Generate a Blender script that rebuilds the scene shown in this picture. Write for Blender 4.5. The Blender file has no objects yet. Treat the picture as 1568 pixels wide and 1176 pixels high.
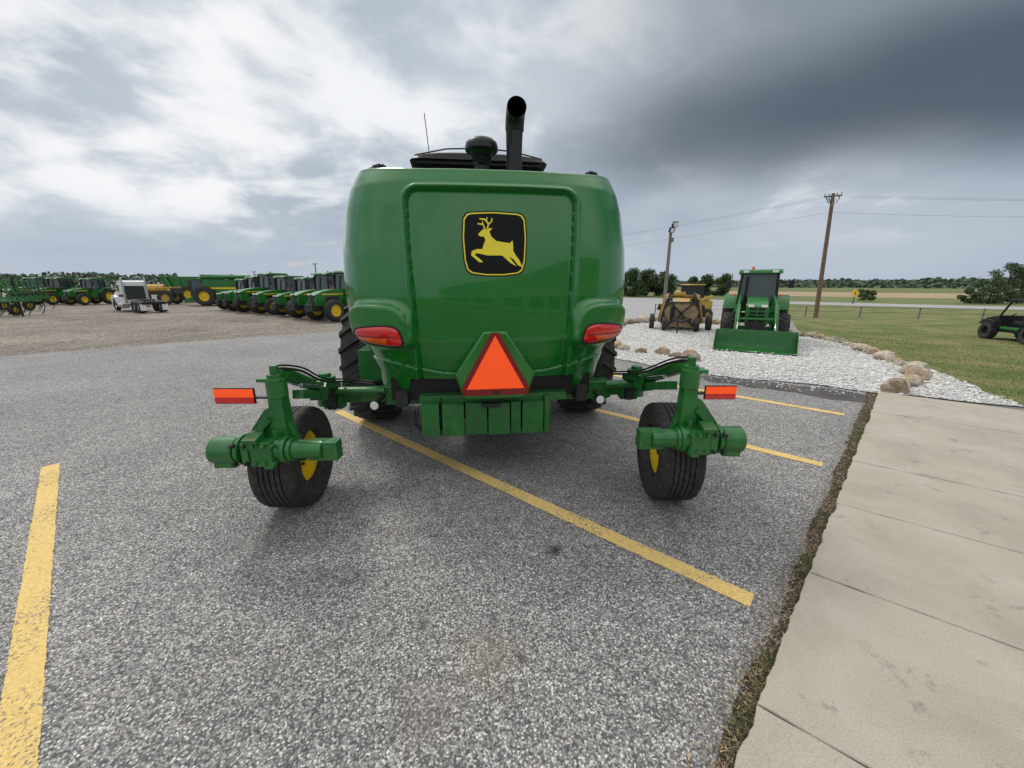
import bpy, bmesh, math, random
import numpy as np
from mathutils import Matrix, Vector, Euler, noise as mnoise
random.seed(7); rng=np.random.default_rng(7)
sc=bpy.context.scene
R=math.radians
# ------------------------------------------------------------------ materials
def newmat(name):
    m=bpy.data.materials.new(name); m.use_nodes=True
    nt=m.node_tree; b=nt.nodes['Principled BSDF']; return m,nt,b
def N(nt,t,**k):
    n=nt.nodes.new(t)
    for a,v in k.items(): setattr(n,a,v)
    return n
def ramp(nt,stops,src=None):
    r=N(nt,'ShaderNodeValToRGB'); e=r.color_ramp.elements
    while len(e)<len(stops): e.new(0.5)
    for i,(p,c) in enumerate(stops):
        e[i].position=p; e[i].color=(c[0],c[1],c[2],1) if not isinstance(c,(int,float)) else (c,c,c,1)
    if src is not None: nt.links.new(src,r.inputs[0])
    return r
def mixc(nt,mode,f,a,b):
    m=N(nt,'ShaderNodeMix',data_type='RGBA',blend_type=mode)
    for s,v in ((0,f),(6,a),(7,b)):
        if hasattr(v,'is_linked') : nt.links.new(v,m.inputs[s])
        elif isinstance(v,(int,float)): m.inputs[s].default_value=v if s==0 else (v,v,v,1)
        else: m.inputs[s].default_value=(v[0],v[1],v[2],1)
    return m.outputs[2]
def noise(nt,co,scale,detail=4,rough=.55,dist=0):
    n=N(nt,'ShaderNodeTexNoise'); n.inputs['Scale'].default_value=scale; n.inputs['Detail'].default_value=detail
    n.inputs['Roughness'].default_value=rough; n.inputs['Distortion'].default_value=dist
    if co is not None: nt.links.new(co,n.inputs['Vector'])
    return n.outputs['Fac']
def bump(nt,b,h,st,dist):
    n=N(nt,'ShaderNodeBump'); n.inputs['Strength'].default_value=st; n.inputs['Distance'].default_value=dist
    nt.links.new(h,n.inputs['Height']); nt.links.new(n.outputs[0],b.inputs['Normal'])
def simple(name,c,rough=.5,metal=0,var=.15,scale=6,coat=0,bmp=0,bscale=60,dust=0,spec=.5,emit=0):
    m,nt,b=newmat(name)
    co=N(nt,'ShaderNodeTexCoord').outputs['Object']
    f=noise(nt,co,scale,3)
    lo=[x*(1-var) for x in c]; hi=[min(1,x*(1+var)) for x in c]
    r=ramp(nt,[(.3,lo),(.7,hi)],f)
    col=r.outputs[0]
    if dust:
        d=ramp(nt,[(.45,0),(.8,1)],noise(nt,co,scale*2.3,4,.65)).outputs[0]
        mm=N(nt,'ShaderNodeMath',operation='MULTIPLY'); nt.links.new(d,mm.inputs[0]); mm.inputs[1].default_value=dust
        col=mixc(nt,'MIX',mm.outputs[0],col,(.22,.2,.17))
    nt.links.new(col,b.inputs['Base Color'])
    rr=N(nt,'ShaderNodeMapRange'); nt.links.new(f,rr.inputs[0])
    rr.inputs[3].default_value=max(0.02,rough-.06); rr.inputs[4].default_value=min(1,rough+.08)
    nt.links.new(rr.outputs[0],b.inputs['Roughness'])
    b.inputs['Metallic'].default_value=metal; b.inputs['Specular IOR Level'].default_value=spec
    b.inputs['Coat Weight'].default_value=coat; b.inputs['Coat Roughness'].default_value=.03
    if emit:
        b.inputs['Emission Color'].default_value=(*c,1); b.inputs['Emission Strength'].default_value=emit
    if bmp: bump(nt,b,noise(nt,co,bscale,3),bmp,.004)
    return m
GREEN=simple('green_paint',(.007,.158,.016),.18,0,.05,2,.6,.05,5,spec=.45)
GREEN2=simple('green_frame_paint',(.009,.138,.020),.34,0,.22,9,.25,.1,40,dust=.20)
GREENFAR=simple('green_machine_paint',(.012,.145,.02),.4,0,.15,3,.2)
BLACK=simple('black_plastic',(.012,.012,.013),.42,0,.2,8,spec=.4)
BLACKG=simple('black_decal',(.005,.005,.005),.5,0,.1,8,spec=.2)
DARK=simple('dark_steel',(.025,.027,.027),.55,.3,.3,10,dust=.2)
RUB=simple('tyre_rubber',(.022,.022,.023),.75,0,.3,9,bmp=.2,dust=.24)
YEL=simple('yellow_paint',(.75,.52,.01),.4,0,.1,6,.2)
YELD=simple('yellow_decal',(.85,.72,.03),.4,0,.02,6)
MUST=simple('faded_yellow_paint',(.45,.28,.03),.5,0,.3,3,dust=.4)
ORANGE=simple('fluorescent_orange',(1.0,.09,.010),.45,0,.02,8,emit=.35)  # small glow added to brighten the fluorescent orange; not a lamp
DRED=simple('dark_red_reflective',(.22,.010,.008),.35,0,.1,8)
REDL=simple('red_lens',(.60,.008,.008),.08,0,.15,30,.8,.12,90,emit=.04)
AMBER=simple('amber_lens',(.85,.13,.01),.10,0,.1,30,.8)
CHROME=simple('chrome_rod',(.7,.7,.72),.2,1,.05,8)
WHITE=simple('white_paint',(.72,.73,.74),.35,0,.06,5)
LAMPW=simple('white_lens',(.8,.8,.78),.2,0,.03,5)
GLASS=simple('tinted_glass',(.035,.055,.055),.06,0,.1,3,.5)
WOOD=simple('weathered_wood',(.19,.12,.08),.85,0,.35,12,bmp=.5,bscale=25)
GREYW=simple('grey_wood',(.2,.19,.175),.85,0,.3,12,bmp=.5,bscale=25)
TAN=simple('tan_panel',(.36,.26,.14),.7,0,.4,5,dust=.3)
TREEBARK=simple('bark',(.07,.055,.04),.9,0,.3,5)
WIRE=simple('power_wire',(.10,.10,.11),.6,0,.1,5)
# ------------------------------------------------------------------ mesh builder
class MB:
    def __init__(s): s.v=[];s.f=[];s.m=[];s.mats=[];s.M=Matrix.Identity(4)
    def mi(s,mat):
        if mat not in s.mats: s.mats.append(mat)
        return s.mats.index(mat)
    def add(s,vs,fs,mat,M=None):
        o=len(s.v); T=s.M if M is None else s.M@M; k=s.mi(mat) if not isinstance(mat,list) else None
        s.v+= [tuple(T@Vector(p)) for p in vs]
        for i,f in enumerate(fs):
            s.f.append([a+o for a in f]); s.m.append(k if k is not None else s.mi(mat[i]))
    def box(s,c,d,mat,rot=(0,0,0),taper=None):
        x,y,z=d[0]/2,d[1]/2,d[2]/2; t=taper or (1,1)
        vs=[(-x,-y,-z),(x,-y,-z),(x,y,-z),(-x,y,-z),(-x*t[0],-y*t[1],z),(x*t[0],-y*t[1],z),(x*t[0],y*t[1],z),(-x*t[0],y*t[1],z)]
        fs=[(3,2,1,0),(4,5,6,7),(0,1,5,4),(1,2,6,5),(2,3,7,6),(3,0,4,7)]
        s.add(vs,fs,mat,Matrix.Translation(c)@Euler(rot).to_matrix().to_4x4())
    def bar(s,p0,p1,w,h,mat,w1=None,h1=None):
        p0=Vector(p0);p1=Vector(p1);d=(p1-p0);L=d.length;q=d.to_track_quat('Z','Y')
        w1=w1 or w;h1=h1 or h
        vs=[(-w/2,-h/2,0),(w/2,-h/2,0),(w/2,h/2,0),(-w/2,h/2,0),(-w1/2,-h1/2,L),(w1/2,-h1/2,L),(w1/2,h1/2,L),(-w1/2,h1/2,L)]
        fs=[(3,2,1,0),(4,5,6,7),(0,1,5,4),(1,2,6,5),(2,3,7,6),(3,0,4,7)]
        s.add(vs,fs,mat,Matrix.Translation(p0)@q.to_matrix().to_4x4())
    def cyl(s,p0,p1,r,mat,r1=None,seg=24,cap=True):
        s.tube([p0,p1],[r,r if r1 is None else r1],mat,seg,cap)
    def tube(s,pts,rs,mat,seg=16,cap=True):
        pts=[Vector(p) for p in pts]
        if not isinstance(rs,(list,tuple)): rs=[rs]*len(pts)
        vs=[];fs=[];up=None
        for i,p in enumerate(pts):
            a=pts[max(0,i-1)];b=pts[min(len(pts)-1,i+1)];t=(b-a).normalized()
            if up is None:
                up=Vector((0,0,1)) if abs(t.z)<.9 else Vector((1,0,0))
            u=(up-t*up.dot(t)).normalized(); up=u; w=t.cross(u)
            for k in range(seg):
                an=2*math.pi*k/seg; vs.append(p+(u*math.cos(an)+w*math.sin(an))*rs[i])
        for i in range(len(pts)-1):
            for k in range(seg):
                a=i*seg+k;b=i*seg+(k+1)%seg; fs.append((a,b,b+seg,a+seg))
        if cap:
            fs.append(tuple(range(seg))[::-1]); fs.append(tuple(range((len(pts)-1)*seg,len(pts)*seg)))
        s.add(vs,fs,mat)
    def lathe(s,prof,mat,M=None,seg=48,closed=False):
        vs=[];fs=[];n=len(prof)
        for k in range(seg):
            an=2*math.pi*k/seg
            for r,x in prof: vs.append((x,r*math.cos(an),r*math.sin(an)))
        for k in range(seg):
            k2=(k+1)%seg
            for i in range(n-1 if not closed else n):
                j=(i+1)%n; fs.append((k*n+i,k*n+j,k2*n+j,k2*n+i))
        s.add(vs,fs,mat,M)
    def prism(s,poly,a0,a1,mat,axis='x',M=None):
        n=len(poly)
        def P(p,a):
            return (a,p[0],p[1]) if axis=='x' else ((p[0],a,p[1]) if axis=='y' else (p[0],p[1],a))
        vs=[P(p,a0) for p in poly]+[P(p,a1) for p in poly]
        fs=[tuple(range(n))[::-1],tuple(range(n,2*n))]+[(i,(i+1)%n,(i+1)%n+n,i+n) for i in range(n)]
        s.add(vs,fs,mat,M)
    def build(s,name,parent=None,pre=None,bevel=0,ang=35,loc=None):
        me=bpy.data.meshes.new(name)
        vs=s.v if pre is None else [tuple(pre@Vector(p)) for p in s.v]
        me.from_pydata(vs,[],s.f)
        for m in s.mats: me.materials.append(m)
        me.polygons.foreach_set('material_index',s.m)
        bm=bmesh.new();bm.from_mesh(me);bmesh.ops.recalc_face_normals(bm,faces=bm.faces);bm.to_mesh(me);bm.free()
        me.shade_smooth(); me.set_sharp_from_angle(angle=R(ang))
        ob=bpy.data.objects.new(name,me); sc.collection.objects.link(ob)
        if parent: ob.parent=parent
        if bevel:
            b=ob.modifiers.new('bev','BEVEL'); b.width=bevel;b.segments=2;b.limit_method='ANGLE';b.angle_limit=R(40)
        return ob
def empty(name,M=Matrix.Identity(4)):
    e=bpy.data.objects.new(name,None); e.empty_display_size=.2; sc.collection.objects.link(e); e.matrix_world=M; return e
def mesh(name,vs,fs,mat,parent=None,smooth=False):
    me=bpy.data.meshes.new(name); me.from_pydata([tuple(map(float,v)) for v in vs],[],[tuple(int(a) for a in f) for f in fs]); me.materials.append(mat)
    if smooth: me.shade_smooth()
    ob=bpy.data.objects.new(name,me); sc.collection.objects.link(ob)
    if parent: ob.parent=parent
    return ob
def sheet(name,poly,z,mat,jag=0,step=.4):
    pts=[]
    n=len(poly)
    for i in range(n):
        a=Vector((*poly[i],0));b=Vector((*poly[(i+1)%n],0))
        if jag:
            k=max(1,int((b-a).length/step)); 
            nn=(b-a).normalized(); pn=Vector((-nn.y,nn.x,0))
            for q in range(k):
                p=a.lerp(b,q/k)+pn*(mnoise.noise(Vector((a.x+b.x+q*.7,a.y+q*.37,3.3)))*jag*2)
                pts.append((p.x,p.y,z))
        else: pts.append((a.x,a.y,z))
    ob=mesh(name,pts,[tuple(range(len(pts)))],mat)
    if ob.data.polygons[0].normal.z<0: ob.data.flip_normals()
    return ob
# ------------------------------------------------------------------ wheels
def wheel(mb,c,yaw,Ro,w,rimR,rim,lugs=0,lugh=.04,ribs=0,seg=56,pitch=0,hub=True):
    M=Matrix.Translation(c)@Matrix.Rotation(yaw,4,'Z')@Matrix.Rotation(pitch,4,'Y'); h=w/2
    side=[(rimR,h*.62),(rimR+.012,h*.86),((rimR+Ro)/2-.01,h),(Ro*.91,h*.985),(Ro*.965,h*.9),(Ro*.993,h*.74)]
    tr=[]
    if ribs:
        xs=np.linspace(.68,-.68,ribs+1)
        for i in range(ribs):
            a,b=xs[i]*h,xs[i+1]*h; g=w*.014; rr=Ro*(1-.012*((a+b)/2/h)**2)
            tr+=[(rr,a-g if i else a),(rr,b+g)]
            if i<ribs-1: tr+=[(rr-.016,b+g*.8),(rr-.016,b-g*.8)]
    else: tr=[(Ro,h*.35),(Ro,-h*.35)]
    prof=side+tr+[(r,-x) for r,x in side[::-1]]
    mb.lathe(prof,RUB,M,seg,closed=True)
    rp=[(rimR+.004,h*.64),(rimR*1.0,h*.52),(rimR*.86,h*.46),(rimR*.82,h*.22),(rimR*.45,h*.18),(rimR*.3,h*.3),(0.001,h*.3)]
    mb.lathe(rp,rim,M,32); mb.lathe([(r,-x) for r,x in rp],rim,M,32)
    mb.lathe([(rimR+.004,h*.6),(rimR+.004,-h*.6)],rim,M,32)
    if hub:
        for sgn in (1,-1):
            mb.lathe([(rimR*.2,sgn*h*.28),(rimR*.2,sgn*h*.5),(0.001,sgn*h*.52)],DARK,M,16)
            for k in range(8):
                an=k*math.pi/4; p0=M@Vector((sgn*h*.2,rimR*.36*math.cos(an),rimR*.36*math.sin(an))); p1=M@Vector((sgn*h*.36,rimR*.36*math.cos(an),rimR*.36*math.sin(an)))
                mb.cyl(p0,p1,.012,DARK,seg=6)
    if lugs:
        def P(r,t,x): return (x,r*math.cos(t),r*math.sin(t))
        for k in range(lugs):
            for sgn in (1,-1):
                t0=2*math.pi*(k+(.5 if sgn>0 else 0))/lugs; dt=2*math.pi/lugs
                w0=dt*.17
                vs=[];
                for (x,t,ro) in ((-.06*h*sgn,t0,Ro),(h*.5*sgn,t0+dt*.45,Ro*.998),(h*.97*sgn,t0+dt*.85,Ro*.955)):
                    vs+=[P(ro-.02,t-w0,x),P(ro-.02,t+w0,x),P(ro+lugh,t+w0*.75,x),P(ro+lugh,t-w0*.75,x)]
                fs=[(0,1,2,3),(11,10,9,8)]
                for j in (0,4):
                    for q in range(4): a=j+q;b=j+(q+1)%4; fs.append((a,b,b+4,a+4))
                mb.add(vs,fs,RUB,M)
# ------------------------------------------------------------------ WINDROWER
MM=Matrix.Translation((-.14,3.12,0))@Matrix.Rotation(R(6.8),4,'Z')
INV=MM.inverted()
wr=empty('windrower',MM)
W0=1.25;D=.9
ph=np.linspace(0,math.pi/2,1500); pu=W0*np.sin(ph)**(2/3); pv=D*(1-np.cos(ph)**(2/3))
pu=np.append(pu,[W0]*8); pv=np.append(pv,np.linspace(D+.2,2.3,8))
pl=np.concatenate([[0],np.cumsum(np.hypot(np.diff(pu),np.diff(pv)))])
def sm(a,b,x):
    t=np.clip((x-a)/(b-a),0,1); return t*t*(3-2*t)
zt_=np.linspace(.6,2.8,441)
def tab(zs,vs,k=9):
    y=np.interp(zt_,zs,vs); ker=np.ones(k)/k; y2=np.convolve(np.pad(y,(k//2,k//2),'edge'),ker,'valid'); return y2
Wt=tab([.72,.95,1.1,1.18,1.3,1.5,1.7,2.0,2.3,2.48,2.65],[1.07,1.10,1.13,1.17,1.265,1.305,1.315,1.30,1.25,1.20,1.13],21)
Tt=tab([.72,.93,1.0,1.1,1.25,1.6,2.3,2.45,2.54,2.64],[.15,.10,.065,.03,0,0,.05,.075,.12,.18],7)
lp=float(np.interp(.90,pu,pl))
def hood(l,z,off=0,flat=False):
    l=np.asarray(l,float);z=np.asarray(z,float)
    al=np.abs(l);sg=np.sign(l)+(l==0)
    un=np.interp(al,pl,pu);v=np.interp(al,pl,pv)
    e=.01
    du=np.interp(al+e,pl,pu)-np.interp(np.maximum(al-e,0),pl,pu); dv=np.interp(al+e,pl,pv)-np.interp(np.maximum(al-e,0),pl,pv)
    ln=np.hypot(du,dv); nu=dv/ln; nv=-du/ln
    W=np.interp(z,zt_,Wt)/W0; T=np.interp(z,zt_,Tt)
    d=np.zeros_like(al+z)+off
    if not flat:
        hw=.660-.035*sm(2.2,1.0,z)
        qx=un*W-hw+.10; qz=z-2.395+.10
        sd=np.minimum(np.maximum(qx,qz),0)+np.hypot(np.maximum(qx,0),np.maximum(qz,0))-.10
        d=d-.030*sm(0,.03,-sd)+.018*np.exp(-((sd-.022)/.014)**2)-.034*np.exp(-((sd+.006)/.010)**2)
        hz=np.where(z>1.34,.25,.165)
        r=(np.abs((al-lp)/.31)**3.4+np.abs((z-1.335)/hz)**3.4)**(1/3.4)
        d=d+.085*(1-sm(.70,1.02,r))+.012*np.exp(-((r-.80)/.05)**2)
        zc=1.075-.10*sm(.95,.35,un*W)
        d=d+.014*sm(.02,-.02,z-zc)-.014*np.exp(-((z-zc)/.009)**2)
        # very slight moulding waviness so reflections are not perfect
        d=d+.0022*np.sin(3.1*l+1.3*z)*np.sin(4.3*z+.7)
    u=sg*(un*W+nu*d); vv=v+T+nv*d
    return u,vv
ls=np.concatenate([-np.linspace(pl[-1],1.9,14)[:-1],np.linspace(-1.9,1.9,541),np.linspace(1.9,pl[-1],14)[1:]])
def zbot(l):
    u=np.interp(np.abs(l),pl,pu); return .915-.20*sm(.80,.90,u)
def ztop(l): return 2.525+.085*sm(.5,1.7,np.abs(l))
rows=[]
for off,dz in ((-.10,.03),(-.05,.004),(-.02,0)): rows.append((0,off,dz))
for q in np.linspace(0,1,226): rows.append((q,0,0))
for off,dz in ((-.003,.010),(-.010,.018),(-.022,.022),(-.10,.024),(-.30,.03)): rows.append((1,off,dz))
V=[];
for q,off,dz in rows:
    zb=zbot(ls);zt=ztop(ls); z=zb+(zt-zb)*q
    u,v=hood(ls,z,off); V.append(np.stack([u,v,z+dz],1))
V=np.array(V); nr,nl=V.shape[:2]
F=[(i*nl+j,i*nl+j+1,(i+1)*nl+j+1,(i+1)*nl+j) for i in range(nr-1) for j in range(nl-1)]
ho=mesh('hood_shell',V.reshape(-1,3),F,GREEN,wr,True)
ho.data.set_sharp_from_angle(angle=R(50))
mb=MB(); mb.box((0,1.5,2.52),(1.7,1.9,.03),GREEN)
for s in (-1,1):
    mb.tube([(s*.84,.42,2.55),(s*.86,.44,2.63),(s*1.0,.62,2.645),(s*1.03,.66,2.58)],.013,BLACK,8)
    mb.box((s*.90,.50,2.625),(.09,.07,.04),BLACK,(0,0,s*.7))
mb.build('hood_deck',wr,bevel=.006)
for s in (-1,1):
    vs=[];fs=[];ms=[];nr2=10;na=48
    mb=MB()
    zc=1.300;a0=.200;b0=.073
    for i in range(nr2+1):
        r=i/nr2
        for k in range(na):
            an=2*math.pi*k/na; ca,sa=math.cos(an),math.sin(an)
            ex=abs(ca)**(2/3.2)*(1 if ca>0 else -1); ez=abs(sa)**(2/3.2)*(1 if sa>0 else -1)
            l=s*(lp+ex*a0*r); z=zc+ez*b0*r*(1-.25*ex*r)
            u,v=hood(l,z,.085+.006+.020*math.sqrt(max(0,1-r**3)),True); vs.append((float(u),float(v),z))
    for i in range(nr2):
        for k in range(na):
            k2=(k+1)%na; fs.append((i*na+k,i*na+k2,(i+1)*na+k2,(i+1)*na+k))
            z=(vs[i*na+k][2]+vs[(i+1)*na+k2][2])/2; u=abs(vs[i*na+k][0])
            ms.append(AMBER if (z<zc-.018 and i<8 and u>.86) else REDL)
    mb.add(vs,fs,ms)
    rim=[]
    for k in range(na+1):
        an=2*math.pi*k/na; ca,sa=math.cos(an),math.sin(an)
        ex=abs(ca)**(2/3.2)*(1 if ca>0 else -1); ez=abs(sa)**(2/3.2)*(1 if sa>0 else -1)
        l=s*(lp+ex*a0*1.02); z=zc+ez*b0*1.04*(1-.25*ex); u,v=hood(l,z,.090,True); rim.append((float(u),float(v),z))
    mb.tube(rim,.008,BLACK,8,False)
    mid=[]
    for t in np.linspace(-.9,.9,16):
        u,v=hood(s*(lp+t*a0),zc-.004,.085+.008+.020*math.sqrt(1-abs(t)**3),True); mid.append((float(u),float(v),zc-.004))
    mb.tube(mid,.0025,BLACK,6,False)
    mb.build('tail_light',wr)
# emblem
def vpl(z): return .05*(z-1.6)/.7+.030
def flat(mb,pts,off,mat): mb.add([(u,vpl(z)-off,z) for u,z in pts],[tuple(range(len(pts)))],mat)
cu,cz,k=.012,2.0,.0050
def shield(sc_):
    base=[(-44,45),(-49,38),(-51,10),(-49,-25),(-45,-40),(-38,-45),(-15,-48),(15,-48),(38,-45),(45,-40),(49,-25),(51,10),(49,38),(44,45),(38,47),(0,49),(-38,47)]
    return [(cu+x*k*sc_,cz+y*k*sc_) for x,y in base]
mb=MB()
mb.prism([(a,b) for a,b in shield(1.0)],0,.006,BLACKG,'y')
for i in range(len(mb.v)):
    x,y,z=mb.v[i]; mb.v[i]=(x,vpl(z)-.001-y,z)
flat(mb,shield(.965),.0085,YELD); flat(mb,shield(.925),.0100,BLACKG)
deer=[(735,361),(740,356),(745,352),(749,353),(757,352),(752,357),(755,364),(762,370),(774,372),(783,373),(787,369),(788,376),(788,384),(792,391),(797,397),(802,408),(795,405),(789,397),(781,392),(788,401),(793,407),(784,402),(771,391),(758,391),(748,391),(739,389),(731,388),(730,391),(738,397),(742,401),(736,401),(724,391),(725,385),(733,382),(741,382),(743,376),(746,369),(744,364),(738,364)]
def D2(p): return (cu+(p[0]-760)*k*1.03, cz-(p[1]-375)*k*1.03)
flat(mb,[D2(p) for p in deer],.0115,YELD)
def stroke(pts,w):
    for i in range(len(pts)-1):
        a=Vector(D2(pts[i]));b=Vector(D2(pts[i+1])); d=(b-a).normalized(); p=Vector((-d.y,d.x))*w*k/2
        a-=d*.2*w*k; b+=d*.2*w*k
        flat(mb,[tuple(a+p),tuple(a-p),tuple(b-p*.7),tuple(b+p*.7)],.0115+.0004*i,YELD)
stroke([(746,354),(743,347),(735,346)],2.4); stroke([(749,354),(751,346),(746,340),(738,339)],2.6); stroke([(751,347),(756,342),(756,338)],2.2); stroke([(743,348),(742,343)],1.8); stroke([(748,343),(749,337)],1.8)
mb.build('emblem',wr)
mb=MB()
mb.prism([(-.095,1.335),(.095,1.335),(.335,.975),(.26,.765),(-.26,.765),(-.335,.975)],-.036,.16,GREEN,'y')
mb.build('triangle_mount',wr,bevel=.02)
mb=MB()
mb.prism([(-.03,1.325),(.03,1.325),(.285,.865),(.265,.805),(-.265,.805),(-.285,.865)],-.042,-.034,DRED,'y')
mb.prism([(0,1.30),(.240,.860),(-.240,.860)],-.046,-.0425,ORANGE,'y')
mb.box((0,-.05,.828),(.05,.012,.018),DARK)
mb.build('slow_vehicle_triangle',wr)
# under-structure
mb=MB()
mb.box((0,.66,.80),(1.8,.8,.2),BLACK); mb.box((0,.24,.725),(1.30,.18,.07),GREEN2)
x=-.64
for i,w in enumerate([.165,.012,.20,.20,.20,.10,.20,.06]):
    mb.box((x+w/2,.20+(.02 if i%2 else 0),.555+(.02 if w<.07 else 0)),(w-.014,.26,.29+(.05 if w<.07 else 0)),GREEN2 if w>.013 else DARK); x+=w
mb.box((0,.3,.71),(1.1,.1,.05),DARK); mb.box((-.03,.05,.69),(.16,.03,.035),DARK)
for s in(-1,1): mb.box((s*.80,.3,.74),(.10,.30,.14),DARK); mb.box((s*.42,1.7,.72),(.16,2.8,.2),GREEN2)
mb.box((0,1.9,.82),(2.4,.3,.28),GREEN2); mb.box((0,2.9,.9),(1.9,.5,.4),DARK); mb.box((0,1.2,.55),(.9,1.5,.25),DARK)
mb.box((-1.10,.95,.93),(.35,.5,.30),GREEN2); mb.box((-1.22,1.15,.80),(.30,.3,.16),DARK); mb.box((1.05,1.0,.95),(.3,.5,.3),DARK)
mb.tube([(-.70,.2,.62),(-.70,.16,.50),(-.62,.14,.42),(-.55,.16,.44),(-.56,.2,.52)],.009,BLACK,8)
mb.tube([(-.66,.2,.66),(-.69,.12,.54),(-.62,.10,.47),(-.52,.12,.47),(-.50,.2,.5)],.007,BLACK,8)
mb.build('chassis',wr,bevel=.008)
for s,uu in ((-1,1.38),(1,1.30)):
    mb=MB(); wheel(mb,(s*uu,1.95,.77),0,.735,.50,.38,YEL,lugs=24,lugh=.045)
    mb.build('drive_wheel',wr)
# cab
mb=MB(); cz_=.085
mb.box((0,3.0,2.36+cz_),(1.56,1.3,1.44),GLASS,taper=(.97,.96))
for sx in(-1,1):
    for yy in(2.36,3.64): mb.box((sx*.76,yy,2.36+cz_),(.07,.07,1.42),BLACK)
xs=np.linspace(-1,1,29); arch=[(x*.86,3.075+.125*(1-abs(x)**3.0)**(1/2.0)) for x in xs]
nn=len(arch)
vs=[];fs=[]
sec=[(2.10,.90,0),(2.13,.955,.6),(2.22,.99,.88),(2.45,1.0,1.0),(3.3,1.0,1.0),(3.75,.98,.8),(3.92,.93,.3),(3.95,.9,0)]
for (vv,sx_,hz_) in sec:
    for x,z in arch: vs.append((x*sx_,vv,3.075+cz_+(z-3.075)*hz_))
for i in range(len(sec)-1):
    for j in range(nn-1): a=i*nn+j; fs.append((a,a+1,a+1+nn,a+nn))
mb.add(vs,fs,BLACK)
mb.box((0,3.02,3.06+cz_),(1.52,1.72,.05),BLACK)
mb.box((0,2.33,2.72+cz_),(1.2,.02,.5),DARK)
mb.box((0,3.0,1.5),(1.6,1.4,.5),GREEN)
mb.tube([(-.82,2.25,3.08+cz_),(-.78,2.22,3.14+cz_),(-.4,2.13,3.19+cz_),(0,2.11,3.205+cz_),(.4,2.13,3.19+cz_),(.78,2.22,3.14+cz_),(.82,2.25,3.08+cz_)],.009,BLACK,8)
mb.cyl((-.62,2.5,3.1+cz_),(-.67,2.5,3.78),.006,BLACK,seg=6)
mb.build('cab',wr,bevel=.012)
mb=MB()
Mz=Matrix.Translation((-.03,1.05,.02))@Matrix.Rotation(R(-90),4,'Y')
mb.lathe([(.001,3.035),(.06,3.033),(.115,3.018),(.148,2.99),(.158,2.955),(.158,2.925),(.150,2.915),(.12,2.91),(.085,2.87),(.085,2.80),(.065,2.79),(.065,2.45)],BLACK,Mz,40)
for k_ in range(4): mb.lathe([(.087,2.80+k_*.020),(.098,2.807+k_*.020),(.087,2.814+k_*.020)],BLACK,Mz,40)
mb.build('air_precleaner',wr)
mb=MB()
path=[(.27,.95,2.40),(.275,.95,2.90),(.276,.95,3.08)]
for a in np.linspace(0,math.radians(76),12)[1:]:
    path.append((.278,.95-.15*(1-math.cos(a)),3.08+.15*math.sin(a)))
path.append((.278,path[-1][1]-.05,path[-1][2]+.006))
rs_=[.072,.074,.080]+[.088]*(len(path)-3)
mb.tube(path,rs_,BLACK,28,False)
e=[Vector(p) for p in path][::-1]
mb.tube([tuple(p) for p in e],[r-.007 for r in rs_[::-1]],simple('soot',(.003,.003,.003),.9,spec=.1),28,False)
mb.lathe([(.095,2.54),(.10,2.58),(.075,2.62)],BLACK,Matrix.Translation((.27,.95,0))@Matrix.Rotation(R(-90),4,'Y'),32)
mb.build('exhaust_pipe',wr)
# rear axle + casters
mb=MB()
mb.bar((-1.66,3.36,.725),(1.25,3.66,.725),.13,.12,GREEN2)
mb.bar((-1.15,3.40,.725),(.92,3.62,.725),.16,.17,GREEN2)
for p,q in (((-1.12,3.27,.79),(-1.60,3.22,.80)),((.86,3.45,.80),(1.2,3.46,.80))):
    mb.cyl(p,q,.032,GREEN2,seg=16)
    mb.cyl(Vector(p).lerp(Vector(q),.35),Vector(q)+(Vector(q)-Vector(p))*.05,.017,CHROME,seg=12); mb.box(q,(.09,.09,.09),DARK)
for x,y in((-1.17,3.12),(.79,3.30)):
    mb.cyl((x,y,.70),(x,y+.05,.70),.040,BLACK,seg=20); mb.cyl((x,y-.012,.70),(x,y+.0,.70),.036,LAMPW,seg=20); mb.box((x,y+.16,.72),(.04,.25,.03),DARK)
mb.build('rear_axle',wr,INV,.008)
def catm(P,t):
    i=int(t);f=t-i; n=len(P); p=[P[max(0,min(n-1,i+j))] for j in(-1,0,1,2)]
    return .5*((2*p[1])+(p[2]-p[0])*f+(2*p[0]-5*p[1]+4*p[2]-p[3])*f*f+(3*p[1]-p[0]-3*p[2]+p[3])*f**3)
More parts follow.
